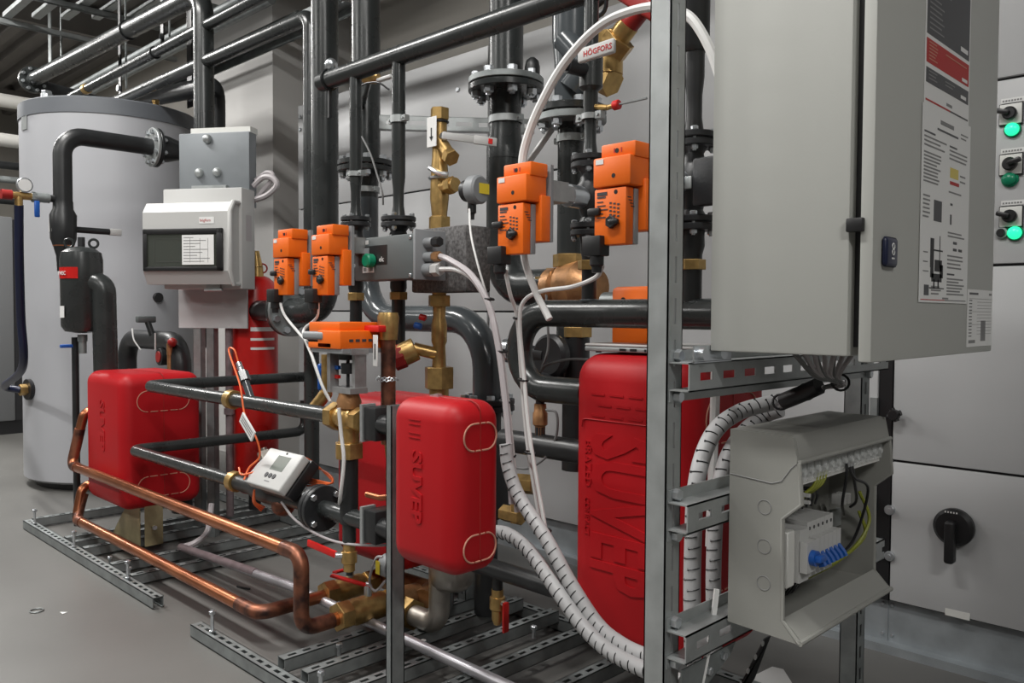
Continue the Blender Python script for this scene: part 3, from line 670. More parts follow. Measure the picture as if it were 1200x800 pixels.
# ================================================================ DISTRIBUTION BOX ON ITS STAND (left)
st = thing('panel_stand', 'galvanised two-post stand with grey back plate behind the white fuse box', 'stand', (0, 0, 0))
part('back_panel', B().rbox(-.185, .185, 0, .07, 1.60, 1.955, .004, 2), 'standp', st)
part('panel_lip', B().bx(-.14, .175, .03, .10, 1.955, 1.985), 'white', st)
for x, z in ((-.03, 1.925), (-.075, 1.765), (.02, 1.765)): part('dome_nut', B().lathe((x, 0, z), (0, -1, 0), [(0, .022), (.012, .021), (.022, .014), (.026, .003)], 18), 'galv', st)
part('handle_bar', B().bx(-.10, .08, -.03, -.005, 1.685, 1.70), 'galv', st)
part('lower_plate', B().bx(-.20, .165, .01, .02, 1.02, 1.25), 'panel', st)
for x in (-.105, -.035): part('post', B().strut((x, .055, 0), (x, .055, 1.62), (0, -1, 0), w=.041, h=.041, slot=None), 'galvd', st)
part('wall_pipe', B().cyl((.045, .05, .1), (.045, .05, 1.05), .018).cyl((.045, .05, .60), (.045, .05, .63), .026), 'purple', st)
part('cable_loop', B().wire([(.19, .03, 1.70), (.24, .03, 1.74), (.29, .03, 1.735), (.31, .03, 1.70), (.26, .03, 1.655), (.18, .03, 1.63)], .014, 8).wire([(.19, .05, 1.73), (.25, .05, 1.765), (.28, .05, 1.74), (.20, .05, 1.65)], .012, 8), 'cablep', st)
db = thing('fuse_box', 'white fuse box with a smoked window and paper chart on the stand', 'fuse box', (0, 0, 0))
part('base', B().rbox(-.19, .215, -.12, 0, 1.205, 1.672, .006, 2), 'whitew', db)
cv = B()
pr = [(-.12, 1.60), (-.165, 1.60), (-.195, 1.555), (-.195, 1.285), (-.165, 1.225), (-.12, 1.225)]
cv.prism([(-.245, y, z) for y, z in pr], (.445, 0, 0)); part('cover', cv, 'whitew', db, smooth=False)
part('cover_rim', B().sweep([(.200, y-.002, z) for y, z in pr], .011, 8), 'whitew', db)
wf = part('window_frame', B().rbox(-.238, .165, -.208, -.19, 1.452, 1.478, .004, 2).rbox(-.238, .165, -.208, -.19, 1.285, 1.305, .004, 2).rbox(-.238, -.215, -.208, -.19, 1.285, 1.478, .004, 2).rbox(.135, .165, -.208, -.19, 1.285, 1.478, .004, 2), 'black', db)
part('window_recess', B().bx(-.216, .136, -.199, -.194, 1.304, 1.453), 'lcd', wf)
b = B().bx(-.185, .10, -.2005, -.199, 1.325, 1.329).bx(-.185, -.181, -.2005, -.199, 1.325, 1.435).bx(-.185, .1, -.2005, -.199, 1.431, 1.435)
for k in range(4): b.bx(-.17+k*.045, -.166+k*.045, -.2005, -.199, 1.306, 1.326)
part('recess_edges', b, 'inkg', wf)
part('window', B().rbox(-.216, .136, -.2065, -.2035, 1.304, 1.453, .001, 1), 'smoke', wf, 'smoked clear window')
ch = part('chart', B().slab((-.035, -.2075, 1.313), (.160, 0, 0), (0, 0, .135), .0008), 'paper', db)
b = B()
for k in range(9): b.slab((-.027, -.2085, 1.435-k*.0135), (.05+.09*((k*37 % 10)/10), 0, 0), (0, 0, .0028), .0004)
for x in (.02, .07, .11): b.slab((x-.015, -.2085, 1.323), (.0015, 0, 0), (0, 0, .11), .0004)
part('print', b, 'inkg', ch, kind='stuff')
bg = part('badge', B().slab((.045, -.1955, 1.50), (.075, 0, 0), (0, 0, .030), .0008), 'paper', db); part('print', B().text('högfors', (.048, -.1968, 1.509), (1, 0, 0), (0, 0, 1), .018, .0003), 'inkr', bg)
part('side_sticker', B().slab((.2155, -.085, 1.43), (0, .05, 0), (0, 0, .12), .0006), 'cablep', db)
part('bottom_latch', B().cyl((.03, -.13, 1.20), (.12, -.13, 1.20), .008).bx(.04, .11, -.135, -.12, 1.20, 1.225), 'galv', db)
for o in (st, db): o.location = (-3.835, 1.845, 0); o.rotation_euler.z = math.radians(33)
db.location = V(db.location) + V((math.sin(math.radians(33)), -math.cos(math.radians(33)), 0))*.002

# ================================================================ RED PRESSURE CYLINDER
pc = V((-3.83, 2.05, 0)); R_ = .113
cy = thing('pressure_cylinder', 'tall slim red pressure cylinder behind the fuse box stand', 'cylinder', (pc.x, pc.y, .2))
part('vessel', B().lathe(pc, (0, 0, 1), [(.195, .02), (.20, .07), (.225, .10), (.26, R_), (1.20, R_), (1.245, .10), (1.27, .07), (1.285, .03)], 32), 'redp', cy)
part('valve', B().cyl(pc+V((.03, 0, 1.265)), pc+V((.03, 0, 1.32)), .032, .028).cyl(pc+V((.03, 0, 1.32)), pc+V((.02, 0, 1.40)), .028, .014), 'brass', cy)
part('pull_ring', B().ring(pc+V((.045, .02, 1.315)), (1, -1, 0), .022, .004, 20, 6), 'redd', cy)
part('drain', B().cyl(pc+V((.03, -.02, .12)), pc+V((.03, -.02, .205)), .03), 'black', cy)
lbp = B()
for k, h_ in enumerate((.02, .012, .012)):
    for j in range(8):
        a0 = math.radians(-38+j*8); a1 = math.radians(-38+j*8+8)
        z = 1.005-k*.045; p0 = pc+V((math.cos(a0)*(R_+.001), math.sin(a0)*(R_+.001), z)); p1 = pc+V((math.cos(a1)*(R_+.001), math.sin(a1)*(R_+.001), z))
        lbp.quad(p0, p1-p0, (0, 0, h_))
    part('white_label_bar', lbp, 'paper', cy); lbp = B()

# ================================================================ LAPTOP on the biggest red box
lp = thing('laptop', 'closed silver laptop lying on the biggest red box', 'laptop', (0, 0, 0))
part('base', B().rbox(-.165, .165, -.115, .115, .004, .016, .003, 2), 'galv', lp)
part('lid', B().rbox(-.165, .165, -.115, .115, .0165, .023, .003, 2), 'whitew', lp)
for x in (-.06, -.03): part('port', B().bx(x, x+.018, -.1165, -.114, .007, .013), 'black', lp)
for k in range(5): part('vent_slot', B().bx(.01+k*.008, .014+k*.008, -.1165, -.114, .007, .013), 'black', lp)
for x in (-.14, .14):
    for y in (-.09, .09): part('rubber_foot', B().cyl((x, y, 0), (x, y, .005), .008, seg=10), 'black', lp)
lp.location = (-1.165, 1.72, 1.0035); lp.rotation_euler.z = math.radians(3)
# ================================================================ PIPEWORK
Y1, Y2, Y3 = 1.38, 1.62, 1.95
def pipe(label, pts, r, bend=0.0, m='pipe', name='pipe_run', cat='pipe', seg=22):
    pts = [V(p) for p in pts]; t = thing(name, label, cat, (pts[-1].x, pts[-1].y, min(p.z for p in pts)-r))
    part('pipe', B().tube(pts, r, bend, seg), m, t); return t
def lever(parent, p, d, L, w, m='redh', up=(0, 0, 1), th=.004, stem=True):
    a, u, s = frame(d, up); R = Matrix((a, s, u)).transposed(); p = V(p)
    h = part('lever', B().rbox(-.012, L, -w/2, w/2, -th, th, th*.8, 2, R, p), m, parent)
    if stem: part('stem', B().cyl(p-u*.03, p+u*.008, .007, seg=10).hexa(p+u*.002, p+u*.010, .010), 'zinc', parent)
    return h

# ---- front pair of dark pipes (upper one feeds the three way valve)
A = at(172.5, 455, Y=Y1); Bq = at(389, 482.5, Y=Y1); Bq.z = A.z = (A.z+Bq.z)/2
p = pipe('dark grey pipe, upper of the two in front of the leftmost red box', [(A.x, 2.25, A.z), A, Bq], .0235, .05)
q = at(272, 466, Y=Y1); part('union_ring', B().disc((q.x-.018, Y1, A.z), (q.x+.018, Y1, A.z), .034, 12), 'brass', p)
q = at(296, 458, Y=Y1)
sp = part('sensor_pocket', B().cyl((q.x, Y1, A.z), (q.x-.055, Y1, A.z+.075), .013).hexa((q.x-.050, Y1, A.z+.068), (q.x-.075, Y1, A.z+.100), .021), 'pipel', p)
part('sensor_tip', B().cyl((q.x-.074, Y1, A.z+.100), (q.x-.098, Y1, A.z+.130), .010).ring((q.x-.086, Y1, A.z+.115), (-.6, 0, .8), .010, .002, 12, 5), 'zinc', sp)
ZU = A.z; SENS_U = V((q.x-.098, Y1, A.z+.130))
A2 = at(155, 531, Y=Y1); B2 = at(272, 566, Y=Y1); ZL = .506; A2.z = B2.z = ZL
p = pipe('dark grey pipe, lower of the two in front of the leftmost red box', [(A2.x, 2.22, .66), (A2.x, 2.22, ZL), A2, B2], .0235, .05)
q = at(276, 568, Y=Y1); part('union_ring', B().disc((q.x-.02, Y1, ZL), (q.x+.015, Y1, ZL), .036, 12), 'brass', p)
# ---- three way brass valve with yoke and flat orange actuator
vx = at(409, 490, Y=Y1).x; vc = V((vx, Y1, ZU))
v = thing('control_valve', 'brass three-way valve under the flat orange actuator', 'valve', (vx, Y1, ZU-.12))
part('body', B().ball(vc, .040).cyl(vc-V((.055, 0, 0)), vc+V((.055, 0, 0)), .030).cyl(vc, vc-V((0, 0, .075)), .030), 'brass', v)
nut(v, vc-V((.085, 0, 0)), vc-V((.048, 0, 0)), .042); nut(v, vc+V((.038, 0, 0)), vc+V((.066, 0, 0)), .036); nut(v, vc-V((0, 0, .115)), vc-V((0, 0, .070)), .043)
part('bonnet', B().lathe(vc, (0, 0, 1), [(.03, .034), (.05, .036), (.068, .030), (.078, .030)], 18), 'bronze', v)
za = ZU+.075
yk = part('yoke', B().bx(vx-.060, vx-.044, Y1-.035, Y1-.005, za, za+.150).bx(vx+.030, vx+.044, Y1-.01, Y1+.03, za, za+.150).bx(vx-.06, vx+.05, Y1-.03, Y1+.03, za, za+.016).bx(vx-.06, vx+.055, Y1-.03, Y1+.03, za+.112, za+.128), 'alu', v)
part('spindle', B().cyl((vx-.005, Y1, za), (vx-.005, Y1, za+.13), .005, seg=8).cyl((vx-.005, Y1, za+.055), (vx-.005, Y1, za+.085), .02).cyl((vx-.005, Y1, za+.095), (vx-.005, Y1, za+.12), .026), 'cast', v)
part('pointer', B().box((vx-.035, Y1-.015, za+.045), (.016, .01, .01)), 'redh', v)
part('pointer', B().box((vx-.035, Y1-.015, za+.072), (.016, .01, .01)), 'blue', v)
al = at(367, 391, Y=Y1-.03).x; ar = at(425, 391, Y=Y1-.03).x
ac = thing('linear_actuator', 'flat orange linear actuator lying on the brass three-way valve', 'actuator', (vx, Y1, za+.128))
hz = za+.128
part('lower_case', B().rbox(al+.07, vx+.045, Y1-.06, Y1+.105, hz, hz+.052, .004, 2).rbox(al+.02, vx+.0, Y1-.06, Y1+.05, hz, hz+.018, .003, 2), 'orange', ac)
part('upper_case', B().rbox(al, vx+.02, Y1-.045, Y1+.09, hz+.046, hz+.076, .004, 2), 'orange', ac)
part('grey_band', B().rbox(al-.01, al+.10, Y1-.064, Y1-.02, hz+.024, hz+.048, .008, 3), 'ogrey', ac)
part('base_plate', B().bx(al+.03, vx+.05, Y1-.055, Y1+.10, hz-.012, hz+.001), 'ogrey', ac)
b = B()
for k in range(4): b.slab((vx+.0455, Y1-.03+k*.022, hz+.020), (0, .014, 0), (0, 0, .008), .0005)
part('print', b, 'slate', ac)
# ---- vertical leg below the valve, tee and black flange of the heat meter
t = pipe('black vertical pipe between the brass three-way valve and the lower tee', [(vx, Y1, ZU-.11), (vx, Y1, ZL-.02)], .0265, m='rubber')
t2 = pipe('dark grey tee piece joining the heat meter flange to the lower pipe clamp', [(at(376, 596, Y=Y1).x, Y1, ZL), (at(452, 612, Y=Y1).x, Y1, ZL)], .026, m='pipe', name='pipe_tee', cat='pipe fitting')
part('branch', B().cyl((vx, Y1, ZL), (vx, Y1, ZL-.075), .020), 'pipe', t2)
fx = at(376, 595, Y=Y1).x
flanges(t2, (fx, Y1, ZL), (1, 0, 0), .070, .016, 4, 'cast', ph=.785, rb=.010)
# clamps on the narrow post
for (z, nm) in ((ZU, 'upper'), (ZL, 'lower')):
    x0 = at(437, 490 if z == ZU else 608, Y=Y1).x
    c = thing('pipe_clamp', '%s dark double pipe clamp left of the hanging red box' % nm, 'clamp', (x0, Y1, z-.05))
    part('shell', B().rbox(x0, x0+.055, Y1-.032, Y1+.040, z-.046, z+.046, .004, 2), 'rubber', c)
    pl_ = part('plate', B().bx(x0-.012, x0, Y1-.036, Y1+.01, z-.052, z+.052), 'galv', c)
    for s in (-1, 1): bolt(pl_, (x0-.012, Y1-.018, z+s*.036), (1, 0, 0), .011, .012)
    part('stub', B().cyl((x0+.05, Y1-.005, z), (x0+.32, Y1-.005, z), .027), 'rubber', c)
# drain valve below the tee
dz = ZL-.075
d = thing('drain_valve', 'small brass drain valve with red lever under the tee', 'valve', (vx, Y1, dz-.09))
part('body', B().lathe((vx, Y1, dz), (0, 0, -1), [(0, .018), (.025, .018), (.027, .023), (.06, .023), (.063, .017), (.085, .017)], 14), 'brass', d)
part('cap', B().cyl((vx, Y1, dz-.084), (vx, Y1, dz-.098), .009, seg=10), 'cast', d)
lever(d, (vx-.035, Y1-.03, dz-.036), (-1, -.15, .12), .115, .022, 'redh', up=(0, -1, 0), stem=False)
part('handle_stem', B().cyl((vx, Y1, dz-.04), (vx-.02, Y1-.035, dz-.036), .009), 'zinc', d)

# ---- copper pipes on the floor side
YP = 1.33
def copper(label, path, burnt):
    t = thing('copper_pipe', label, 'pipe', (path[-1][0], path[-1][1], path[-1][2]-.022))
    part('pipe', B().tube(path, .0215, .045, 22), 'copper', t)
    for b_ in burnt: part('elbow', B().tube(b_, .0240, .045, 22), 'copperd', t)
    return t
zu = .366; zl = .116
xl = at(303, 722, Y=YP).x; xu = at(353, 655, Y=YP).x
e0 = [(-4.24, 1.55, .36), (-4.24, 1.42, .345), (-4.24, YP, .14), (-4.24, YP, zl)]
copper('lower long copper pipe running along the front of the base frames', [(-4.22, 1.56, .335), at(96, 572, X=-4.22), (-4.20, YP, zl), (xl, YP, zl), (xl, 1.60, zl)],
       [[(xl-.13, YP, zl), (xl, YP, zl), (xl, YP+.16, zl)], [at(97.5, 578, X=-4.22), (-4.20, YP, zl), (-4.12, YP, zl)]])
copper('upper long copper pipe with the tall drop at its right end', [(-4.22, 1.56, .64), at(99, 482, X=-4.22), at(84, 545, Y=YP), (xu, YP, zu), (xu, YP, zl+.02), (xu, 1.50, zl+.02)],
       [[(xu-.10, YP, zu), (xu, YP, zu), (xu, YP, zl+.02), (xu, YP+.11, zl+.02)], [at(97, 488, X=-4.22)*.75+at(84, 545, Y=YP)*.25, at(84, 545, Y=YP), at(84, 545, Y=YP)+V((.08, 0, 0))]])
def ballvalve(label, x, y0, z, L, r, up=(0, 0, 1), hd=(1, 0, 0), hl=.10):
    t = thing('ball_valve', label, 'valve', (x, y0+L/2, z-r))
    part('body', B().lathe((x, y0+.035, z), (0, 1, 0), [(0, r*.85), (.02, r*.85), (.03, r), (L-.10, r), (L-.09, r*.85), (L-.06, r*.85)], 18), 'brass', t)
    nut(t, (x, y0, z), (x, y0+.045, z), r*1.08); nut(t, (x, y0+L-.05, z), (x, y0+L, z), r*1.05)
    part('stem', B().cyl((x, y0+L*.5, z+r*.6), (x, y0+L*.5, z+r*1.75), .013), 'zinc', t)
    lever(t, (x, y0+L*.5, z+r*1.7), hd, hl, .022, 'redh', stem=True); return t
ballvalve('brass ball valve with red lever ending the lower copper pipe', xl, 1.575, zl+.005, .22, .040, hd=(.35, -1, .12), hl=.09)
ballvalve('brass ball valve with red lever at the foot of the copper drop', xu, 1.455, zl+.025, .24, .043, hd=(-.85, -.6, .22), hl=.13)
# joining brass pieces behind the narrow post and the stainless bend
bt = thing('brass_manifold', 'brown bronze tee pieces behind the two brass ball valves', 'pipe fitting', (xu-.05, 1.80, .09))
part('run', B().tube([(xl, 1.79, zl+.01), (xl, 1.84, zl+.01), (xu, 1.84, zl+.02), (xu+.05, 1.76, zl+.02)], .034, .03), 'bronze', bt)
part('collar', B().cyl((xu, 1.69, zl+.025), (xu, 1.78, zl+.02), .040), 'bronze', bt); part('collar', B().disc((xl+.02, 1.84, zl+.01), (xl+.07, 1.84, zl+.012), .046, 8), 'bronze', bt)
part('lever', B().rbox(-.012, .075, -.011, .011, -.004, .004, .003, 2, Matrix.Rotation(.3, 3, 'Z'), (xl+.02, 1.90, zl+.10)), 'redh', bt)
part('lever', B().rbox(-.012, .06, -.011, .011, -.004, .004, .003, 2, Matrix.Rotation(2.4, 3, 'Z'), (xl-.08, 1.83, zl+.17)), 'redh', bt)
sx = at(484, 720, Y=1.70); se = at(512, 716, Y=1.70); se.z = sx.z
ss = thing('stainless_bend', 'stainless steel bend rising under the hanging red box', 'pipe bend', (se.x, 1.7, se.z-.04))
part('bend', B().tube([sx, se+V((.012, 0, 0)), se+V((.012, 0, .30))], .034, .055), 'steel', ss)
nut(ss, sx-V((.055, 0, 0)), sx+V((.005, 0, 0)), .052)
part('bowl', B().lathe(se+V((.050, .02, .120)), (0, 0, 1), [(0, .02), (.006, .05), (.025, .068), (.06, .072), (.12, .072)], 24), 'steel', ss)
part('copper_stub', B().cyl(sx-V((.09, 0, 0)), sx-V((.03, 0, 0)), .032), 'copperd', ss)
zs_ = at(215, 640, Y=1.56); 
sv = pipe('thin silver conduit lying along the base frames', [at(212, 641, Y=1.565), (at(340, 686, Y=1.565)), (-1.45, 1.565, .095)], .0165, m='silver', name='conduit', cat='conduit')
part('hose', B().wire([at(212, 641, Y=1.565), at(228, 636, Y=1.60), at(243, 622, Y=1.68), at(248, 590, Y=1.72)], .013, 8), 'cablep', sv)
part('primer_end', B().cyl(at(212, 641, Y=1.565), at(300, 671, Y=1.565), .0172, seg=16), 'purple', sv)

# ---- overhead header and the thin verticals with flanged valves
ZH = at(417, 83, Y=Y2).z; xh0 = at(377, 95, Y=Y2).x
hd_ = pipe('long dark pipe crossing overhead above the thin vertical pipes', [(xh0, Y2, ZH), (-.9, Y2, ZH)], .031)
cb_ = B().ring((xh0+.05, Y2, ZH), (1, 0, 0), .034, .005, 24, 6).bx(xh0+.045, xh0+.055, Y2-.006, Y2+.006, ZH-.13, ZH-.03); part('perforated_strap', cb_, 'rubber', hd_)
part('strap_nut', B().ball((xh0+.075, Y2-.01, ZH+.045), .022, 12), 'zinc', hd_)
def thin(label, px, r, yf, yb, R, low_y, r2=None, mm='pipe'):
    x = at(px, 250, Y=Y2).x
    zf = at(px, yf, Y=Y2).z; zb = at(px, yb, Y=Y2).z; zlw = at(px, low_y, Y=Y2).z
    t = thing('valve_pipe', label, 'pipe', (x, Y2, zlw)); r2 = r2 or r
    part('pipe', B().lathe((x, Y2, 0), (0, 0, 1), [(zf+.02, r*1.0), (zf+.05, r*.8), (zf+.10, r*.8), (zf+.14, r), (ZH, r)], 20), mm, t)
    flanges(t, (x, Y2, zf), (0, 0, 1), R, .014, 4, 'cast', ph=.6, rb=R*.16)
    part('valve_body', B().lathe((x, Y2, 0), (0, 0, 1), [(zb+.015, R*.62), (zb+.03, R*.45), ((zf+zb)/2-.035, R*.55), ((zf+zb)/2-.02, R*.75), ((zf+zb)/2+.02, R*.75), ((zf+zb)/2+.035, R*.55), (zf-.03, R*.45), (zf-.015, R*.62)], 20), 'cast', t)
    flanges(t, (x, Y2, zb), (0, 0, 1), R, .014, 4, 'cast', ph=.6, rb=R*.16)
    part('lower_pipe', B().lathe((x, Y2, 0), (0, 0, 1), [(zlw, r2), (zb-.07, r2), (zb-.05, r2*1.25), (zb-.03, r2*1.2), (zb-.012, R*.55)], 20), 'rubber', t)
    return t, x
tA, xA = thin('thin dark vertical pipe left of its twin, behind the left actuators', 417, .0205, 260, 320, .050, 405)
nut(tA, (xA, Y2, at(417, 352, Y=Y2).z), (xA, Y2, at(417, 343, Y=Y2).z), .030)
tB, xB = thin('thin dark vertical pipe with a steel clamp, right behind the grey controller', 467, .0215, 260, 318, .055, 405)
nut(tB, (xB, Y2, at(467, 351, Y=Y2).z), (xB, Y2, at(467, 342, Y=Y2).z), .030)
clamp(tB, (xB, Y2, at(467, 140, Y=Y2).z), (0, 0, 1), .0215)
clamp(tA, (xA, Y2, at(417, 204, Y=Y2).z), (0, 0, 1), .0205, w=.016)
tC, xC = thin('dark vertical pipe carrying the HÖGFORS ball valve', 691, .0185, 190, 269, .048, 355)
nut(tC, (xC, Y2, at(691, 316, Y=Y2).z), (xC, Y2, at(691, 305, Y=Y2).z), .029)
zv = at(691, 84, Y=Y2).z
part('ball_valve_body', B().lathe((xC, Y2, zv), (0, 0, 1), [(-.05, .0185), (-.04, .030), (.04, .030), (.05, .0185)], 20), 'pipe', tC)
part('valve_neck', B().cyl((xC, Y2, zv), (xC-.01, Y2-.08, zv), .018).disc((xC-.01, Y2-.075, zv), (xC-.012, Y2-.095, zv), .012, 12), 'cast', tC)
hp0 = at(680, 66, Y=Y2-.10); hp1 = at(716, 54.5, Y=Y2-.10)
dd = (hp1-hp0).normalized(); a_, u_, s_ = frame(dd, (0, 0, 1)); RR = Matrix((a_, s_, u_)).transposed()
hl = (hp1-hp0).length
hh = part('lever', B().rbox(-.005, hl+.012, -.006, .006, -.017, .017, .005, 3, RR, hp0), 'whitew', tC, 'white lever with red lettering')
part('lettering', B().text('HÖGFORS', hp0+a_*.014-s_*.0062*(1 if s_.y > 0 else -1)-u_*.0065, a_, u_, .0182, .0006, .0003), 'inkr', hh)
clamp(tC, (xC, Y2, at(691, 137, Y=Y2).z), (0, 0, 1), .0185, w=.014)
part('test_point', B().cyl((xC, Y2, at(691, 125, Y=Y2).z), at(712, 126, Y=Y2), .007).cyl(at(712, 126, Y=Y2), at(719, 124, Y=Y2), .006), 'brass', tC)
rp = part('test_cap', B().disc(at(719, 124, Y=Y2), at(726, 122, Y=Y2), .012, 12), 'redh', tC); part('needle', B().cyl(at(726, 122, Y=Y2), at(758, 115, Y=Y2), .003, seg=6), 'galvd', rp)
tD, xD = thin('dark insulated vertical pipe right of the tall slotted post', 812, .022, 165, 262, .050, 355, mm='rubber')
nut(tD, (xD, Y2, at(812, 316, Y=Y2).z), (xD, Y2, at(812, 304, Y=Y2).z), .030)
part('insulation', B().lathe((xD, Y2, 0), (0, 0, 1), [(at(812, 62, Y=Y2).z, .024), (at(812, 56, Y=Y2).z, .032), (ZH+.1, .034)], 20), 'rubber', tD)
zm = at(812, 218, Y=Y2).z
mp = part('manual_plate', B().rbox(xD+.028, xD+.088, Y2-.05, Y2-.02, zm-.052, zm+.052, .006, 2), 'cast', tD); part('window', B().rbox(xD+.006, xD+.028, Y2-.053, Y2-.048, zm-.014, zm+.014, .003, 2), 'galv', mp)
# ---- header with return bend above the biggest red box
XE = at(842, 367, Y=Y2).x; XB_ = at(633, 367, Y=Y2).x; zb0 = at(740, 367.5, Y=Y2).z; zb1 = zb0-.20
hb_ = pipe('dark header pipe with a return bend above the biggest red box', [(XE, Y2, zb0), (XB_-.075, Y2, zb0), (XB_-.075, Y2, zb1), (-1.335, Y2, zb1)], .0350, .098)
part('end_cap', B().lathe((XE, Y2, zb0), (1, 0, 0), [(0, .0345), (.012, .033), (.024, .024), (.030, .006)], 20), 'pipe', hb_)
part('weld_bead', B().ring((xC, Y2, zb0+.032), (0, 0, 1), .021, .004, 20, 6), 'pipel', hb_)
part('vent_neck', B().cyl((at(633, 470, Y=Y2).x, Y2, zb1), (at(633, 470, Y=Y2).x, Y2, zb1-.05), .012), 'cast', hb_)
xq = at(633, 500, Y=Y2).x
dv = thing('small_valve', 'small bronze valve hanging below the return bend', 'valve', (xq, Y2, zb1-.12))
part('body', B().lathe((xq, Y2, zb1-.04), (0, 0, -1), [(0, .016), (.02, .017), (.025, .020), (.055, .020), (.06, .014), (.085, .014)], 14), 'bronze', dv)
zq = at(640, 523, Y=Y2).z
p = pipe('dark pipe entering the left side of the biggest red box at mid height', [(at(590, 515, Y=Y2).x, Y2, zq), (-1.335, Y2, zq)], .031, m='rubber')
part('sensor_neck', B().cyl((xq, Y2, zq), (xq, Y2, zq+.05), .014), 'cast', p)
zq2 = at(620, 679, Y=Y2).z
p = pipe('dark pipe low between the hanging red box and the biggest red box', [(-2.15, Y2, zq2), (-1.335, Y2, zq2)], .027, m='rubber')
xq = at(583, 680, Y=Y2).x
part('branch', B().cyl((xq, Y2, zq2), (xq, Y2, zq2-.06), .015), 'rubber', p)
dv = thing('drain_valve', 'brass drain valve with hanging red lever below the low dark pipe', 'valve', (xq, Y2, zq2-.16))
part('body', B().lathe((xq, Y2, zq2-.055), (0, 0, -1), [(0, .017), (.02, .017), (.022, .022), (.055, .022), (.06, .016), (.085, .016), (.10, .010)], 14), 'brass', dv)
part('lever', B().rbox(xq+.028, xq+.036, Y2-.01, Y2+.012, zq2-.17, zq2-.085, .003, 2), 'redh', dv); part('stem', B().cyl((xq, Y2, zq2-.09), (xq+.03, Y2, zq2-.09), .008), 'zinc', dv)

# ---- four big risers
def X3(px): return at(px, 300, Y=Y3).x
x1r, x2r, x3r, x4r = X3(381), X3(429), X3(592), X3(668)
def Z3(px, py): return at(px, py, Y=Y3).z
z = Z3(342, 364); xf = X3(343)
p = pipe('leftmost big dark riser turning into a bolted flange', [(x1r, Y3, 3.96), (x1r, Y3, z), (xf, Y3, z)], .0565, .11)
flanges(p, (xf-.02, Y3, z), (1, 0, 0), .115, .018, 8, 'galvd', m2='pipe', ph=.39, rb=.016)
part('stub', B().cyl((xf-.03, Y3, z), (-3.73, 2.02, z), .050), 'rubber', p)
z = Z3(429, 196); zz = Z3(560, 374); xq = X3(571)
p = pipe('second big riser with a glossy return bend behind the grey controller', [(x2r, Y3, z-.12), (x2r, Y3, zz), (xq, Y3, zz), (xq, Y3, .70)], .049, .17, 'pipel')
part('upper_pipe', B().cyl((x2r, Y3, z), (x2r, Y3, 3.96), .0565, seg=24), 'pipe', p)
part('reducer', B().lathe((x2r, Y3, z), (0, 0, -1), [(0, .0565), (.04, .055), (.06, .050), (.14, .0465)], 24), 'pipe', p)
flanges(p, (x2r, Y3, z), (0, 0, 1), .112, .020, 8, 'pipe', rb=.016)
clamp(p, (x2r, Y3, z-.09), (0, 0, 1), .05)
zf = Z3(575, 474); flanges(p, (xq, Y3, zf), (0, 0, 1), .096, .018, 8, 'cast', rb=.014)
part('pump_body', B().lathe((xq, Y3, 0), (0, 0, 1), [(.40, .05), (.44, .085), (.60, .085), (.66, .05), (zf-.02, .05)], 24), 'cast', p)
part('foot_pipe', B().cyl((xq, Y3, .07), (xq, Y3, .42), .04), 'rubber', p)
z = Z3(592, 101); zz = Z3(600, 338)
p = pipe('big dark riser with a bright bolted flange, behind the third actuator', [(x3r-.005, Y3, z-.20), (x3r-.005, Y3, zz), (X3(645), Y3, zz)], .060, .13)
part('upper_pipe', B().cyl((x3r, Y3, z), (x3r, Y3, 3.96), .0565, seg=24), 'pipe', p)
part('neck', B().lathe((x3r-.003, Y3, z), (0, 0, -1), [(0, .056), (.02, .054), (.12, .052), (.15, .053), (.20, .060), (.24, .0605)], 24), 'pipe', p)
flanges(p, (x3r, Y3, z), (0, 0, 1), .1245, .020, 8, 'galvd', m2='pipe', rb=.017)
clamp(p, (x3r, Y3, Z3(592, 141)), (0, 0, 1), .053)
part('drain_cock', B().lathe((x3r+.09, Y3+.03, z+.02), (0, 0, 1), [(0, .025), (.03, .025), (.05, .02), (.06, .008)], 14), 'rubber', p)
bxm = X3(662)
bm_ = thing('strainer', 'bronze cast strainer body at the end of the third riser bend', 'strainer', (bxm, Y3, zz-.08))
part('body', B().lathe((X3(641), Y3, zz), (1, 0, 0), [(0, .050), (.02, .062), (.05, .062), (.06, .05), (.075, .05), (.085, .078), (.15, .082), (.18, .055), (.21, .05)], 22), 'bronze', bm_)
nut(bm_, (X3(640), Y3, zz), (X3(648), Y3, zz), .062)
z = Z3(668, 136)
p = pipe('fourth big riser with forked welded branch, left of the tall slotted post', [(x4r, Y3, z), (x4r, Y3, .84)], .0405)
part('upper_pipe', B().lathe((x4r, Y3, 0), (0, 0, 1), [(z, .052), (Z3(668, 75), .052), (Z3(668, 45), .060), (3.96, .060)], 24), 'pipel', p)
part('welded_branch', B().cyl((x4r+.02, Y3-.02, Z3(668, 110)), (x4r+.11, Y3+.03, Z3(668, 60)), .045).cyl((x4r+.0, Y3-.03, Z3(668, 50)), (x4r+.08, Y3-.02, Z3(668, 85)), .04), 'pipel', p)
flanges(p, (x4r, Y3, z), (0, 0, 1), .108, .022, 8, 'pipe', m2='galvd', rb=.016)
clamp(p, (x4r, Y3, Z3(668, 163)), (0, 0, 1), .041)
nut(p, (x4r, Y3, Z3(668, 313)), (x4r, Y3, Z3(668, 298)), .054)
part('lower_sleeve', B().cyl((X3(676), Y3, .62), (X3(676), Y3, Z3(676, 390)), .042), 'rubber', p)
nut(p, (X3(676), Y3, Z3(676, 395)), (X3(676), Y3, Z3(676, 383)), .048)
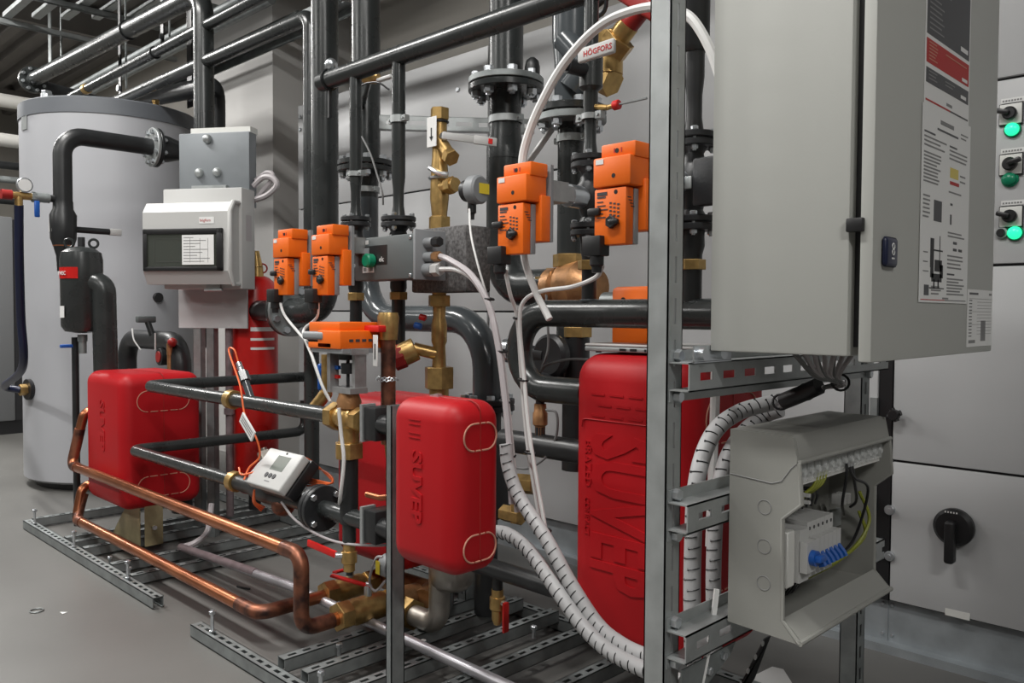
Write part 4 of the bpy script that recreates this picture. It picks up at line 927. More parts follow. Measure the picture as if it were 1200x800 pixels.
part('lever', B().rbox(-.02, .11, -.012, .012, -.004, .004, .003, 2, Matrix.Rotation(-1.0, 3, 'Y') @ Matrix.Rotation(.3, 3, 'Z'), (X3(635), Y3-.05, Z3(635, 188))), 'cable', p, 'pale blue-white lever')
# valve disc behind the return bend
q = at(641, 417, Y=1.85); vd = thing('butterfly_valve', 'black round valve seen through the return bend', 'valve', (q.x, q.y, q.z-.07))
part('disc', B().disc(q, q+V((0, .04, 0)), .066, 28, .01), 'cast', vd); part('neck', B().cyl(q+V((-.02, .02, 0)), q+V((-.16, .02, .01)), .025), 'cast', vd)
part('flange', B().disc(q+V((-.16, .02, .01)), q+V((-.19, .02, .01)), .04, 12), 'zinc', vd)
q = at(635, 452, Y=1.85); part('lower_body', B().ball(q, .06, 18, .7), 'cast', vd)
q = at(760, 395, Y=1.9); bv = thing('black_valve', 'black valve body with a small lever below the dark header', 'valve', (q.x, q.y, q.z-.04)); part('body', B().ball(q, .045, 16), 'cast', bv); part('lever', B().cyl(q, q+V((.10, 0, -.01)), .010), 'cast', bv)
# red faced orange actuator low behind the header
q = at(736, 352, Y=1.72); ra = thing('zone_actuator', 'orange actuator head peeking out below the fourth actuator', 'actuator', q-V((0, 0, .08)))
part('housing', B().rbox(q.x-.04, q.x+.09, 1.70, 1.80, q.z-.13, q.z+.035, .012, 2), 'orange', ra); part('neck', B().cyl((q.x-.09, 1.74, q.z-.005), (q.x-.04, 1.74, q.z-.005), .028), 'galvd', ra)
part('hole', B().cyl((q.x+.0, 1.7005, q.z), (q.x+.0, 1.699, q.z), .008, seg=12), 'black', ra)
# ---- brass column with granite foam block
CX, CY = at(515, 250, Y=1.66).x, 1.66
def ZC(py): return at(515, py, Y=CY).z
bc = thing('brass_column', 'tall brass valve column standing behind the hanging red box', 'valve', (CX, CY, ZC(462)))
part('column', B().lathe((CX, CY, 0), (0, 0, 1), [(ZC(470), .030), (ZC(456), .030), (ZC(430), .022), (ZC(405), .019), (ZC(400), .024), (ZC(380), .024), (ZC(372), .019), (ZC(345), .022), (ZC(268), .022), (ZC(250), .024), (ZC(232), .029), (ZC(200), .026), (ZC(185), .023), (ZC(140), .022), (ZC(127), .022)], 20), 'brass', bc)
for y0, y1, r in ((141, 127, .029), (270, 254, .034), (359, 346, .035), (455, 430, .046)): nut(bc, (CX, CY, ZC(y0)), (CX, CY, ZC(y1)), r)
part('strainer_leg', B().cyl((CX, CY, ZC(165)), (CX+.052, CY-.005, ZC(186)), .021).hexa((CX+.045, CY-.004, ZC(184)), (CX+.066, CY-.006, ZC(189)), .026), 'brass', bc)
part('tee_arm', B().cyl((CX, CY, ZC(220)), (CX+.075, CY, ZC(219)), .021).hexa((CX+.04, CY, ZC(219.5)), (CX+.065, CY, ZC(219)), .027), 'brass', bc)
part('tie', B().ring((CX, CY, ZC(143)), (0, 0, 1), .025, .004, 18, 6), 'black', bc)
tx0 = at(501, 155, Y=CY-.03).x; tx1 = at(512, 155, Y=CY-.03).x; tm = (tx0+tx1)/2
tg = part('tag', B().rbox(tx0, tx1, CY-.033, CY-.030, ZC(174), ZC(139), .001, 1), 'paper', bc, 'white paper tag with an arrow'); part('arrow', B().bx(tm-.002, tm+.002, CY-.0345, CY-.033, ZC(164), ZC(152)).prism([(tm-.008, CY-.0345, ZC(162)), (tm+.008, CY-.0345, ZC(162)), (tm, CY-.0345, ZC(167))], (0, .001, 0)), 'ink', tg)
l0 = at(530, 160, Y=CY-.02); l1 = at(582, 167, Y=CY+.10); la, lu_, ls = frame(l1-l0, (0, 0, 1)); LR = Matrix((la, ls, lu_)).transposed(); LL = (l1-l0).length
lv = part('lever', B().rbox(-.03, LL*.5, -.003, .003, -.011, .011, .002, 2, LR, l0).rbox(LL*.48, LL, -.005, .005, -.013, .013, .003, 2, LR, l0), 'whitew', bc)
sg = 1 if ls.y < 0 else -1; part('red_dot', B().rbox(LL*.80, LL*.90, sg*.0045-.002, sg*.0045+.002, -.008, .008, .001, 1, LR, l0), 'redh', lv)
part('stem', B().cyl((CX+.0, CY, ZC(162)), (CX+.04, CY-.012, ZC(162)), .011).hexa((CX+.03, CY-.01, ZC(162)), (CX+.042, CY-.013, ZC(162)), .014), 'zinc', bc)
part('side_cock', B().cyl((CX, CY, ZC(415)), (CX-.05, CY-.06, ZC(408)), .019).disc((CX-.045, CY-.055, ZC(408.5)), (CX-.075, CY-.09, ZC(417)), .036, 10), 'brass', bc)
part('cock_cap', B().disc((CX-.068, CY-.082, ZC(416)), (CX-.09, CY-.108, ZC(421)), .038, 8), 'redd', bc)
part('red_vent_cap', B().disc((CX-.04, CY-.02, ZC(373)), (CX-.058, CY-.03, ZC(371)), .010, 12), 'redh', bc); part('blue_vent_cap', B().disc((CX-.05, CY-.03, ZC(383)), (CX-.07, CY-.04, ZC(381)), .011, 12), 'blue', bc)
part('clip_spring', B().wire([(CX-.01, CY-.03, ZC(198)), (CX+.03, CY-.03, ZC(205)), (CX+.06, CY-.02, ZC(208))], .008, 8).ring((CX, CY, ZC(209)), (0, 0, 1), .030, .005, 18, 6), 'zinc', bc)
g = at(556, 223, Y=CY); gg = thing('pressure_sensor', 'round grey pressure sensor with a yellow label on the brass column', 'sensor', g-V((0, 0, .04)))
part('case', B().disc(g+V((-.01, -.005, 0)), g+V((.03, .0, .0)), .042, 28, .006), 'ogrey', gg, None); part('collar', B().cyl(g+V((-.03, -.005, 0)), g+V((-.01, -.005, 0)), .032), 'cast', gg)
part('label', B().slab(g+V((.0305, -.030, -.012)), (0, .060, 0), (0, 0, .030), .0008), 'yellow', gg); part('gland', B().lathe(g+V((-.005, -.005, -.035)), (0, 0, -1), [(0, .013), (.03, .013), (.034, .008), (.05, .007)], 12), 'black', gg)
fbk = B().rbox(at(482, 300, Y=1.612).x, at(546, 300, Y=1.612).x, 1.612, 1.712, ZC(343), ZC(269), .006, 2)
solo('insulation_block', fbk, 'epp', 'speckled dark grey foam block around the brass column', 'insulation')
# ---- copper column with chain and tag
kx, ky = at(455, 420, Y=1.47).x, 1.47
def ZK(py): return at(455, py, Y=ky).z
k_ = thing('copper_riser', 'short brown copper riser with chain and paper tag', 'pipe', (kx, ky, ZK(490)))
part('pipe', B().cyl((kx, ky, ZK(520)), (kx, ky, ZK(395)), .0215), 'copperd', k_)
part('valve', B().lathe((kx, ky, 0), (0, 0, 1), [(ZK(398), .026), (ZK(385), .030), (ZK(372), .032), (ZK(366), .028)], 16), 'brass', k_)
part('lever', B().rbox(kx-.065, kx+.02, ky-.05, ky-.02, ZK(389), ZK(381), .004, 2), 'redh', k_)
tg = part('tag', B().rbox(kx+.0, kx+.022, ky-.055, ky-.052, ZK(428), ZK(392), .001, 1, Matrix.Identity(3), V()), 'paper', k_, 'white paper tag with an arrow')
part('arrow', B().bx(kx+.010, kx+.013, ky-.057, ky-.055, ZK(420), ZK(402)), 'ink', tg)
chb = B()
for k in range(14):
    a0 = math.radians(-170+k*14); chb.ring((kx+math.cos(a0)*.030, ky+math.sin(a0)*.030, ZK(443+(k % 2))), (math.cos(a0+1.57*(k % 2)), math.sin(a0), .3), .0055, .0014, 8, 4)
part('chain', chb, 'zinc', k_, kind='stuff')
part('brass_tail', B().lathe((kx-.01, ky+.02, ZK(520)), (0, 0, -1), [(0, .022), (.06, .016), (.10, .018), (.16, .012), (.24, .012)], 14), 'brass', k_)
# blue capped sensor cock left of the yoke
q = at(383, 442, Y=1.52); bl = thing('sensor_cock', 'blue-handled brass cock left of the valve yoke', 'valve', q-V((0, 0, .1)))
part('handle', B().rbox(q.x-.03, q.x-.012, q.y-.02, q.y+.02, q.z-.045, q.z+.045, .008, 3).disc(q+V((-.01, 0, .02)), q+V((-.035, 0, .02)), .018, 12), 'blue', bl)
part('body', B().cyl(q+V((0, 0, -.06)), q+V((.0, 0, .075)), .018).cyl(q+V((-.045, -.02, -.105)), q+V((0, 0, -.05)), .021), 'brass', bl)
# ---- slotted cross rail behind the column
r0 = at(445, 145, Y=1.86); r1 = at(625, 150, Z=r0.z)
dr_ = (r1-r0).normalized(); nn = V((dr_.y, -dr_.x, 0))
rl = solo('wall_rail', B().strut(r0, r1, nn, w=.052, h=.03, slot=(.06, .016, .085)), 'galv', 'galvanised slotted rail clamped behind the brass column', 'rail')
# ---- low cross pipe pieces and dark parts behind the right valves
q = at(606, 566, Y=1.80); lo_ = thing('brass_fitting', 'small brass fitting behind the cable conduits', 'pipe fitting', q-V((0, 0, .05)))
part('body', B().hexa(q, q+V((.05, .02, 0)), .030).cyl(q+V((.0, 0, -.12)), q+V((.0, 0, 0)), .02).hexa(q+V((-.06, 0, -.10)), q+V((.02, 0, -.10)), .026), 'brass', lo_)
# ---- angle valve top right with red handle
q = at(712, 62, Y=1.80); av = thing('angle_valve', 'brass angle valve with a big dark red handle beside the tall post', 'valve', q-V((0, 0, .08)))
part('body', B().cyl(q+V((0, 0, -.06)), q+V((0, 0, .05)), .042).hexa(q+V((.02, 0, -.085)), q+V((-.03, 0, -.055)), .04).hexa(q+V((.01, 0, .0)), q+V((.045, 0, .03)), .046).cyl(q, q+V((.07, 0, .06)), .030), 'brass', av)
part('handle', B().cyl(q+V((.055, 0, .045)), q+V((.12, 0, .095)), .026).rbox(-.13, .13, -.018, .018, -.022, .022, .008, 3, Matrix.Rotation(.65, 3, 'Y'), q+V((.115, -.01, .10))), 'redd', av)
q2 = at(700, 5, Y=1.75); solo('pipe_bracket', B().ring(q2, (0, 1, .2), .03, .006, 16, 6).cyl(q2, q2+V((.06, 0, .02)), .010).cyl(q2+V((-.02, 0, -.01)), q2+V((-.02, 0, -.06)), .012), 'rubber', 'small black pipe bracket at the top beside the dark riser', 'bracket')

# ================================================================ LEFT GROUP AT THE TANK
XT = -4.55
zt = at(78, 158, X=XT).z; yv = at(74, 250, X=XT).y
p = pipe('black insulated pipe with a steel flange crossing in front of the grey tank', [(XT, at(178, 170, X=XT).y, zt), (XT, yv, zt), (XT, yv, 1.52)], .044, .10, 'rubber')
yf = at(181, 170, X=XT).y
flanges(p, (XT, yf, zt), (0, -1, 0), .104, .016, 8, 'galv', m2='rubber', ph=.39, rb=.013)
part('reducer', B().lathe((XT, yf+.02, zt), (0, 1, 0), [(0, .075), (.05, .07), (.12, .05), (.2, .045)], 20), 'rubber', p)
def ZT(py): return at(75, py, X=XT).z
part('valve_jacket', B().lathe((XT, yv, 0), (0, 0, 1), [(ZT(318), .03), (ZT(300), .034), (ZT(290), .045), (ZT(280), .060), (ZT(252), .062), (ZT(245), .047), (ZT(236), .046)], 20), 'rubber', p)
part('label', B().slab((XT-.03, yv-.0575, ZT(272)), (.045, 0, 0), (0, 0, .055), .001), 'paper', p)
part('red_ring', B().ring((XT, yv, ZT(288)), (0, 0, 1), .046, .004, 20, 6), 'copper', p)
lv = part('side_lever', B().cyl((XT, yv+.04, ZT(268)), (XT, at(128, 268, X=XT).y, ZT(268)), .016), 'rubber', p); part('lever_tip', B().rbox(XT-.012, XT+.012, at(128, 268, X=XT).y, at(142, 268, X=XT).y, ZT(272), ZT(264), .004, 2), 'whitew', lv)
# filling branch with red cap and blue lever
zb_ = ZT(234)
y_a = at(50, 234, X=XT).y; y_b = at(22, 234, X=XT).y
br = thing('filling_valve', 'ball valve branch with blue lever and red cap left of the black pipe', 'valve', (XT, (y_a+y_b)/2, zb_-.03))
part('neck', B().cyl((XT, yv-.04, zb_), (XT, y_a, zb_), .018), 'rubber', br); part('body', B().cyl((XT, y_a+.03, zb_), (XT, y_a-.04, zb_), .024).hexa((XT, y_a-.05, zb_), (XT, y_a-.03, zb_), .026), 'galvd', br)
part('tee', B().cyl((XT, y_a-.05, zb_), (XT, y_b-.03, zb_), .018).cyl((XT, y_b, zb_), (XT, y_b, zb_-.05), .018), 'brass', br)
part('red_cap', B().cyl((XT, y_b-.03, zb_), (XT, y_b-.075, zb_), .024), 'redd', br)
part('lever', B().rbox(XT+.02, XT+.03, y_a-.045, y_a-.02, zb_-.10, zb_-.02, .005, 2), 'blue', br)
ga = part('gauge', B().disc((XT, at(28, 222, X=XT).y, ZT(222)), (XT+.02, at(28, 222, X=XT).y, ZT(222)), .036, 22), 'zinc', br)
part('gauge_face', B().cyl((XT+.02, at(28, 222, X=XT).y, ZT(222)), (XT+.022, at(28, 222, X=XT).y, ZT(222)), .030), 'paper', ga)
solo('drain_hose', B().wire([(XT, y_b, zb_-.045), at(22.5, 300, X=-4.62), at(24.5, 370, X=-4.74), at(26.5, 430, X=-4.90), on_tank(35, 456)[0]+on_tank(35, 456)[1]*.14+V((0, 0, .03)), on_tank(35, 456)[0]+on_tank(35, 456)[1]*.055], .021, 12), 'navy', 'dark hose hanging from the red-capped filling valve', 'hose')
# air separator with big side pipe
xs_ = -4.30; ysp = at(96, 340, X=xs_).y
def ZS(py): return at(96, py, X=xs_).z
sp_ = thing('air_separator', 'dark grey dirt and air separator with red badge beside the tank', 'separator', (xs_, ysp, ZS(400)))
part('vessel', B().lathe((xs_, ysp, 0), (0, 0, 1), [(ZS(390), .03), (ZS(388), .075), (ZS(382), .092), (ZS(305), .095), (ZS(296), .088), (ZS(291), .06), (ZS(289), .02)], 28), 'pipe', sp_)
for dx in (-.045, .045): part('lifting_eye', B().ring((xs_+dx*.7, ysp+dx, ZS(285)), (1, -.6, 0), .020, .006, 18, 6), 'pipe', sp_)
part('top_vent', B().cyl((xs_, ysp, ZS(290)), (xs_, ysp, ZS(278)), .016), 'cast', sp_)
bdg = B()
for j in range(7):
    a0 = math.radians(-98+j*10); a1 = a0+math.radians(10.2); r_ = .0965
    bdg.quad((xs_+math.cos(a0)*r_, ysp+math.sin(a0)*r_, ZS(327)), (r_*(math.cos(a1)-math.cos(a0)), r_*(math.sin(a1)-math.sin(a0)), 0), (0, 0, ZS(314)-ZS(327)))
bdgo = part('badge', bdg, 'redp', sp_, 'red badge with white letters')
aa = math.radians(-75); part('badge_letters', B().text('FVEC', (xs_+math.cos(aa)*.099+math.sin(aa)*.030, ysp+math.sin(aa)*.099-math.cos(aa)*.030, ZS(323)), (-math.sin(aa), math.cos(aa), 0), (0, 0, 1), .026, .001), 'paper', bdgo)
aa = math.radians(-92); part('data_label', B().slab((xs_+math.cos(aa)*.097, ysp+math.sin(aa)*.097, ZS(372)), (.04, .006, 0), (0, 0, .055), .001), 'paper', sp_)
part('drain', B().cyl((xs_, ysp, ZS(392)), (xs_, ysp, ZS(400)), .022).cyl((xs_, ysp, ZS(400)), (xs_, ysp, ZS(414)), .018), 'galvd', sp_)
part('drain_lever', B().rbox(xs_-.01, xs_+.01, ysp-.10, ysp-.045, ZS(407), ZS(403), .004, 2), 'blue', sp_)
ysb = at(118, 340, X=xs_+.08).y
part('side_pipe', B().tube([(xs_+.02, ysp, ZS(333)), (xs_+.09, ysb+.01, ZS(331)), (xs_+.09, ysb+.02, .55)], .055, .085), 'pipe', sp_)
solo('thin_drop_pipe', B().cyl(at(88, 395, X=xs_-.05), V((at(88, 395, X=xs_-.05).x, at(88, 395, X=xs_-.05).y, .05)), .016), 'rubber', 'thin black pipe dropping behind the leftmost red box', 'pipe')
# insulated inverted U behind the leftmost red box
yu = 1.86; zu_ = at(180, 394, Y=yu).z; xa_ = at(149, 420, Y=yu).x; xb_ = at(212, 420, Y=yu).x
p = pipe('black insulated return bend rising behind the leftmost red box', [(xa_, yu, .056), (xa_, yu, zu_-.02), (xb_, yu, zu_-.02), (xb_, yu, .056)], .052, .13, 'rubber')
q = at(172, 374, Y=yu-.05); part('sensor_neck', B().cyl((q.x+.03, yu-.03, zu_), q, .016), 'rubber', p); part('sensor_head', B().rbox(q.x-.02, q.x+.02, q.y-.055, q.y+.045, q.z-.018, q.z+.018, .008, 2), 'grey', p)
q = at(186, 418, Y=yu-.06); rv = part('relief_valve', B().disc(q, q+V((.0, .05, 0)), .045, 22), 'cast', p); part('red_face', B().disc(q+V((0, -.006, 0)), q+V((0, .001, 0)), .030, 20), 'redd', rv)
q = at(199, 402, Y=yu-.05); rc = part('brass_cock', B().cyl(q, q+V((0, 0, -.06)), .016).cyl(q+V((0, 0, -.05)), q+V((0, 0, -.25)), .014), 'bronze', p); part('red_knob', B().ball(q+V((.03, 0, .005)), .024, 12), 'redd', rc)
part('sensor_wire', B().wire([at(155, 385, Y=yu-.08), at(157, 398, Y=yu-.09), at(165, 410, Y=yu-.07)], .004, 6).wire([at(182, 390, Y=yu-.08), at(182, 410, Y=yu-.08)], .004, 6), 'cable', p)
# ---- overhead pipes above the tank
yo = 2.10
xv = at(239, 100, Y=yo).x; zo0 = at(40, 96, Y=yo); zo1 = at(236, 8, Y=yo)
p = pipe('thick dark overhead pipe that turns down behind the stand', [(zo0.x, yo, 2.96), (xv, yo, 2.86), (xv, yo, .9)], .054, .14)
flanges(p, (zo0.x-.03, yo, 2.96), (1, 0, 0), .105, .018, 8, 'pipe', ph=.3, rb=.014); part('stub', B().tube([(zo0.x-.05, yo, 2.96), (zo0.x-.16, yo, 2.96), (zo0.x-.16, yo+.6, 2.90)], .052, .08), 'rubber', p)
part('tee', B().cyl((xv, yo, zt), (XT, yf+.20, zt), .046), 'rubber', p)
part('tie', B().ring(((zo0.x*.35+xv*.65), yo, 2.895), (1, 0, 0), .057, .006, 18, 5), 'black', p)
zz = at(200, 52, Y=yo).z; xs0 = at(84, 106, Y=yo).x
p = pipe('thin overhead pipe with bright edge, below the thick one', [(xs0, yo, zz), (-2.2, yo, zz)], .030)
part('threaded_ring', B().disc((at(100, 100, Y=yo).x, yo, zz), (at(103, 98, Y=yo).x, yo, zz), .036, 12), 'brass', p)
part('tie', B().ring((at(182, 60, Y=yo).x, yo, zz), (1, 0, 0), .033, .006, 18, 5), 'black', p)
zz = at(305, 45, Y=yo).z; xe_ = at(364, 45, Y=yo).x
p = pipe('dark overhead pipe bending down beside the leftmost big riser', [(at(125, 122, Y=yo).x, yo, zz+.02), (xe_, yo, zz), (xe_, yo, .30)], .035, .06)
# ================================================================ HEAT METER
mx0 = at(279, 570, Y=Y1).x; 
fm = thing('flow_sensor', 'brown bronze flow sensor body under the white heat meter', 'flow meter', ((mx0+fx)/2, Y1, ZL-.05))
part('body', B().lathe((mx0, Y1, ZL), (1, 0, 0), [(0, .026), (.10, .027), (.14, .036), (.22, .040), (.30, .036), (.34, .027), (fx-mx0-.02, .027)], 20), 'rubber', fm)
part('cast_bulge', B().ball(((mx0+fx)/2+.04, Y1-.0, ZL-.03), .036, 16, 1.2, (1, 0, 0)), 'copperd', fm)
hm = thing('heat_meter', 'white heat meter calculator with a small grey display', 'meter', at(310, 575, Y=1.31)-V((0, 0, .03)))
o0 = at(331, 580, Y=1.30); av_ = V((1, 0, 0)); dv_ = V((0, .66, .75)).normalized(); nv_ = av_.cross(dv_)
RM = Matrix((av_, dv_, nv_)).transposed()
W_, D_ = .205, .135
part('case', B().rbox(-W_, 0, 0, D_, -.012, .020, .006, 3, RM, o0), 'whitew', hm)
part('base', B().rbox(-W_*.85, .006, .004, D_+.004, -.050, -.013, .005, 2, RM, o0), 'black', hm)
part('wire_cover', B().prism([RM @ V((-W_, .0, -.01))+o0, RM @ V((-W_-.02, .03, -.01))+o0, RM @ V((-W_-.015, .075, -.01))+o0, RM @ V((-W_, .11, -.01))+o0], nv_*.024), 'whitew', hm)
part('display', B().rbox(-.125, -.05, .062, .115, .0195, .0208, .0005, 1, RM, o0), 'lcd', hm)
for k, x in enumerate((-.118, -.095, -.072)): part('button', B().cyl(RM @ V((x, .042, .019))+o0, RM @ V((x, .042, .0225))+o0, .0085, seg=14), 'slate', hm)
part('optical_eye', B().cyl(RM @ V((-.088, .126, .019))+o0, RM @ V((-.088, .126, .0215))+o0, .004, seg=10), 'black', hm)
part('print', B().slab(RM @ V((-.11, .02, .0203))+o0, RM @ V((.03, 0, 0)), RM @ V((0, .004, 0)), .0004), 'inkg', hm)
ow = B()
ow.wire([SENS_U, SENS_U+V((-.02, -.005, .045)), SENS_U+V((-.05, -.01, .04)), at(281, 450, Y=Y1-.05), at(287, 486, Y=Y1-.06), at(301, 515, Y=Y1-.06), at(304, 535, Y=Y1-.05), at(292, 548, Y=Y1-.07), at(286, 562, Y=Y1-.09)], .0032, 7)
ow.wire([at(312, 533, Y=Y1-.0), at(318, 528, Y=Y1-.01), at(320, 540, Y=Y1), at(305, 550, Y=Y1-.05), at(284, 556, Y=Y1-.09), at(280, 548, Y=Y1-.07)], .003, 7)
for k in range(4): ow.wire([at(345+k*2, 538+k, Y=1.40), at(360, 537+2*k, Y=1.44), at(385, 558-k, Y=1.44), at(388, 566, Y=1.42), at(360, 560+k*3, Y=1.43)], .003, 7)
for k in range(3): ow.wire([at(298, 574, Y=1.31), at(297+k, 588, Y=1.32), at(306+k*2, 598-k*2, Y=1.36)], .0035, 7)
solo('sensor_wires', ow, 'owire', 'thin orange sensor wires looping around the white heat meter', 'wires', kind='stuff')
ta = at(283, 488, Y=Y1-.08); tb = at(297, 512, Y=Y1-.08)
wa, wu, ws = frame(tb-ta, (0, -1, 0)); WR = Matrix((wa, ws, wu)).transposed(); WL = (tb-ta).length
wt = thing('wire_tag', 'pale paper tag on the orange sensor wire', 'tag', tb)
wc = part('card', B().rbox(0, WL, -.020, .020, -.003, .003, .001, 1, WR, ta), 'paper', wt)
wp = B()
for k in range(3): wp.bx(.008, WL-.008, -.013+k*.009, -.009+k*.009, .003, .0036, WR, ta)
part('print', wp, 'inkg', wc, kind='stuff')
lo2 = at(311, 532, Y=1.45); solo('temperature_pocket', B().cyl(lo2, lo2+V((.03, 0, -.06)), .02).hexa(lo2+V((-.005, 0, .01)), lo2+V((.008, 0, -.016)), .026).cyl(lo2+V((-.01, 0, .02)), lo2+V((-.0, 0, .0)), .01), 'steel', 'small steel sensor pocket behind the white heat meter', 'sensor')

# ================================================================ CABLES
def cables(name, label, specs, m, cat='cable', seg=8):
    b = B()
    if len(specs) == 1:
        pts, r = specs[0]; return solo(name, B().wire(pts, r, seg), m, label, cat)
    t = thing(name, label, cat, specs[0][0][0])
    for pts, r in specs: part('strand', B().wire(pts, r, seg), m, t)
    return t
c = cables('cable', 'thick white cable arching over the HÖGFORS handle and behind the tall post', [([at(617, 240, Y=1.46), at(612, 192, Y=1.46), at(622, 150, Y=1.46), at(640, 110, Y=1.46), at(658, 79, Y=1.46), at(677, 55, Y=1.46), at(695, 37, Y=1.46), at(713, 24, Y=1.46), at(732, 15.5, Y=1.46), at(756, 9, Y=1.46), at(780, 8, Y=1.46), at(800, 15, Y=1.46), at(814, 26, Y=1.46), at(829, 51, Y=1.46), at(840, 79, Y=1.46), at(847, 110, Y=1.46), at(850, 180, Y=1.46), at(847, 270, Y=1.46), at(843, 385, Y=1.46), at(839, 430, Y=1.55), at(837, 500, Y=1.61), at(832, 640, Y=1.61)], .0105)], 'cable')
cables('cable', 'thick white cable stub hanging below the third actuator', [([at(617, 262, Y=1.445), at(614, 300, Y=1.44), at(627, 340, Y=1.44), at(644, 374, Y=1.44)], .0085)], 'cable')
solo('cable', B().wire([at(592, 316, Y=1.40), at(598, 345, Y=1.42), at(606, 372, Y=1.46), at(611, 440, Y=1.47), at(618, 520, Y=1.47), at(634, 620, Y=1.47)], .0048), 'cable', 'thin white cable dropping from the third actuator to the conduit', 'cable')
solo('cable', B().wire([at(706, 312, Y=1.38), at(698, 325, Y=1.40), at(670, 336, Y=1.42), at(635, 341, Y=1.44), at(615, 352, Y=1.455), at(609, 375, Y=1.455), at(614, 440, Y=1.46), at(622, 520, Y=1.46), at(640, 625, Y=1.46)], .0052), 'cable', 'thin white cable looping from the fourth actuator above the header', 'cable')
solo('cable', B().wire([at(328, 354, Y=1.37), at(334, 370, Y=1.37), at(352, 392, Y=1.36), at(362, 404, Y=1.34), at(368, 425, Y=1.33), at(379, 455, Y=1.33), at(388, 472, Y=1.345)], .0045), 'cable', 'thin white cable hanging from the leftmost actuator', 'cable')
solo('cable', B().wire([at(373, 354, Y=1.37), at(371, 372, Y=1.37), at(357, 385, Y=1.36), at(357, 396, Y=1.34), at(366, 418, Y=1.325), at(377, 450, Y=1.325), at(387, 470, Y=1.34)], .0045), 'cable', 'thin white cable hanging from the second actuator', 'cable')
solo('cable', B().wire([at(397, 478, Y=1.33), at(400, 510, Y=1.335), at(403, 540, Y=1.335), at(399, 580, Y=1.335), at(398, 590, Y=1.36)], .0055), 'cable', 'white cable hanging in front of the black vertical pipe', 'cable')
solo('cable', B().wire([at(330, 588, Y=1.33), at(345, 608, Y=1.33), at(370, 625, Y=1.34), at(400, 636, Y=1.36), at(440, 639, Y=1.40), at(462, 637, Y=1.46)], .004), 'cablep', 'thin grey cable sagging below the black meter flange', 'cable')
solo('cable', B().wire([at(550, 245, Y=1.55), at(552, 275, Y=1.52), at(560, 310, Y=1.50), at(570, 345, Y=1.50), at(585, 400, Y=1.50)], .003), 'cable', 'very thin white cable below the round pressure sensor', 'cable')
bd_ = thing('cable_bundle', 'bundle of pale cables arching from the grey controller to the conduits', 'cable', at(595, 540, Y=1.45))
part('strand', B().wire([CTRL[0], at(528, 305, Y=1.48), at(552, 322, Y=1.45), at(572, 355, Y=1.44), at(583, 400, Y=1.44), at(590, 450, Y=1.44), at(597, 520, Y=1.44), at(600, 590, Y=1.44)], .0085), 'cablep', bd_)
part('strand', B().wire([CTRL[1], at(535, 316, Y=1.48), at(555, 328, Y=1.46), at(574, 362, Y=1.455), at(586, 410, Y=1.45), at(593, 460, Y=1.45), at(601, 540, Y=1.45), at(606, 600, Y=1.45)], .0068), 'cable', bd_)
for px, py in ((573, 350), (588, 411), (592, 470), (598, 533)): part('cable_tie', B().ring(at(px, py, Y=1.447), (.2, 0, 1), .0125, .0028, 14, 5), 'black', bd_)
for px, py in ((607, 373), (613, 445), (621, 530), (640, 621)):
    solo('cable_tie', B().ring(at(px, py, Y=1.463), (.15, 0, 1), .0115, .0028, 14, 5), 'black', {373: 'uppermost', 445: 'second', 530: 'third', 621: 'lowest'}[py]+' black cable tie on the white actuator cables', 'cable tie', 'ties on the white actuator cables')
def conduit(label, pts, r, n=10, m='conduit', pitch=.021, dash=(0.2, 2.6)):
    P = spline(pts, n); t = thing('spiral_conduit', label, 'conduit', P[-1]); part('tube', B().sweep(P, r, 16), m, t)
    # slits of the spiral wrap: short dark arcs at regular distance
    b = B(); acc = 0.0; k = 0
    for i in range(len(P)-1):
        d = P[i+1]-P[i]; L = d.length
        while acc < L:
            c_ = P[i]+d*(acc/L); a, u, s = frame(d, FW); w = 7
            base = math.pi + (k % 2)*.5
            arc = [c_+a*(.004*(j/w))+(u*math.cos(base-.75+1.5*j/w)+s*math.sin(base-.75+1.5*j/w))*(r+.0003) for j in range(w+1)]
            b.sweep(arc, [.0006]+[.0013]*(w-1)+[.003], 5); acc += pitch; k += 1
        acc -= L
    part('wrap_slits', b, 'black', t, kind='stuff'); return t
conduit('grey spiral conduit, upper of the two sweeping past the biggest red box', [at(593, 520, Y=1.43), at(596, 548, Y=1.43), at(609, 583, Y=1.43), at(640, 631, Y=1.42), at(669, 684, Y=1.42), at(700, 731, Y=1.42), at(727, 754, Y=1.41), at(756, 768, Y=1.40), at(800, 780, Y=1.40)], .0165)
conduit('grey spiral conduit, lower of the two sweeping past the biggest red box', [at(570, 622, Y=1.50), at(594, 625, Y=1.46), at(620, 645, Y=1.43), at(652, 691, Y=1.40), at(682, 732, Y=1.395), at(712, 761, Y=1.39), at(752, 783, Y=1.37), at(800, 800, Y=1.36)], .0165)
XR = -.905
conduit('grey spiral conduit bending down behind the rails, nearer the tall post', [at(915, 470, X=-.86), at(895, 474, X=-.88), at(868, 482, X=XR), at(842, 500, X=XR), at(825, 530, X=XR), at(815, 575, X=XR), at(812, 640, X=XR), at(811, 700, X=XR), at(812, 780, X=XR)], .0175)
conduit('grey spiral conduit bending down behind the rails, nearer the open box', [at(915, 480, X=-.88), at(895, 488, X=-.92), at(872, 505, X=-.94), at(852, 535, X=-.94), at(841, 580, X=-.94), at(837, 640, X=-.94), at(836, 700, X=-.94), at(838, 780, X=-.94)], .0165)
cb2 = thing('cable_bundle', 'grey cable bundle gathered under the large grey enclosure', 'cable', at(950, 455, X=-.74))
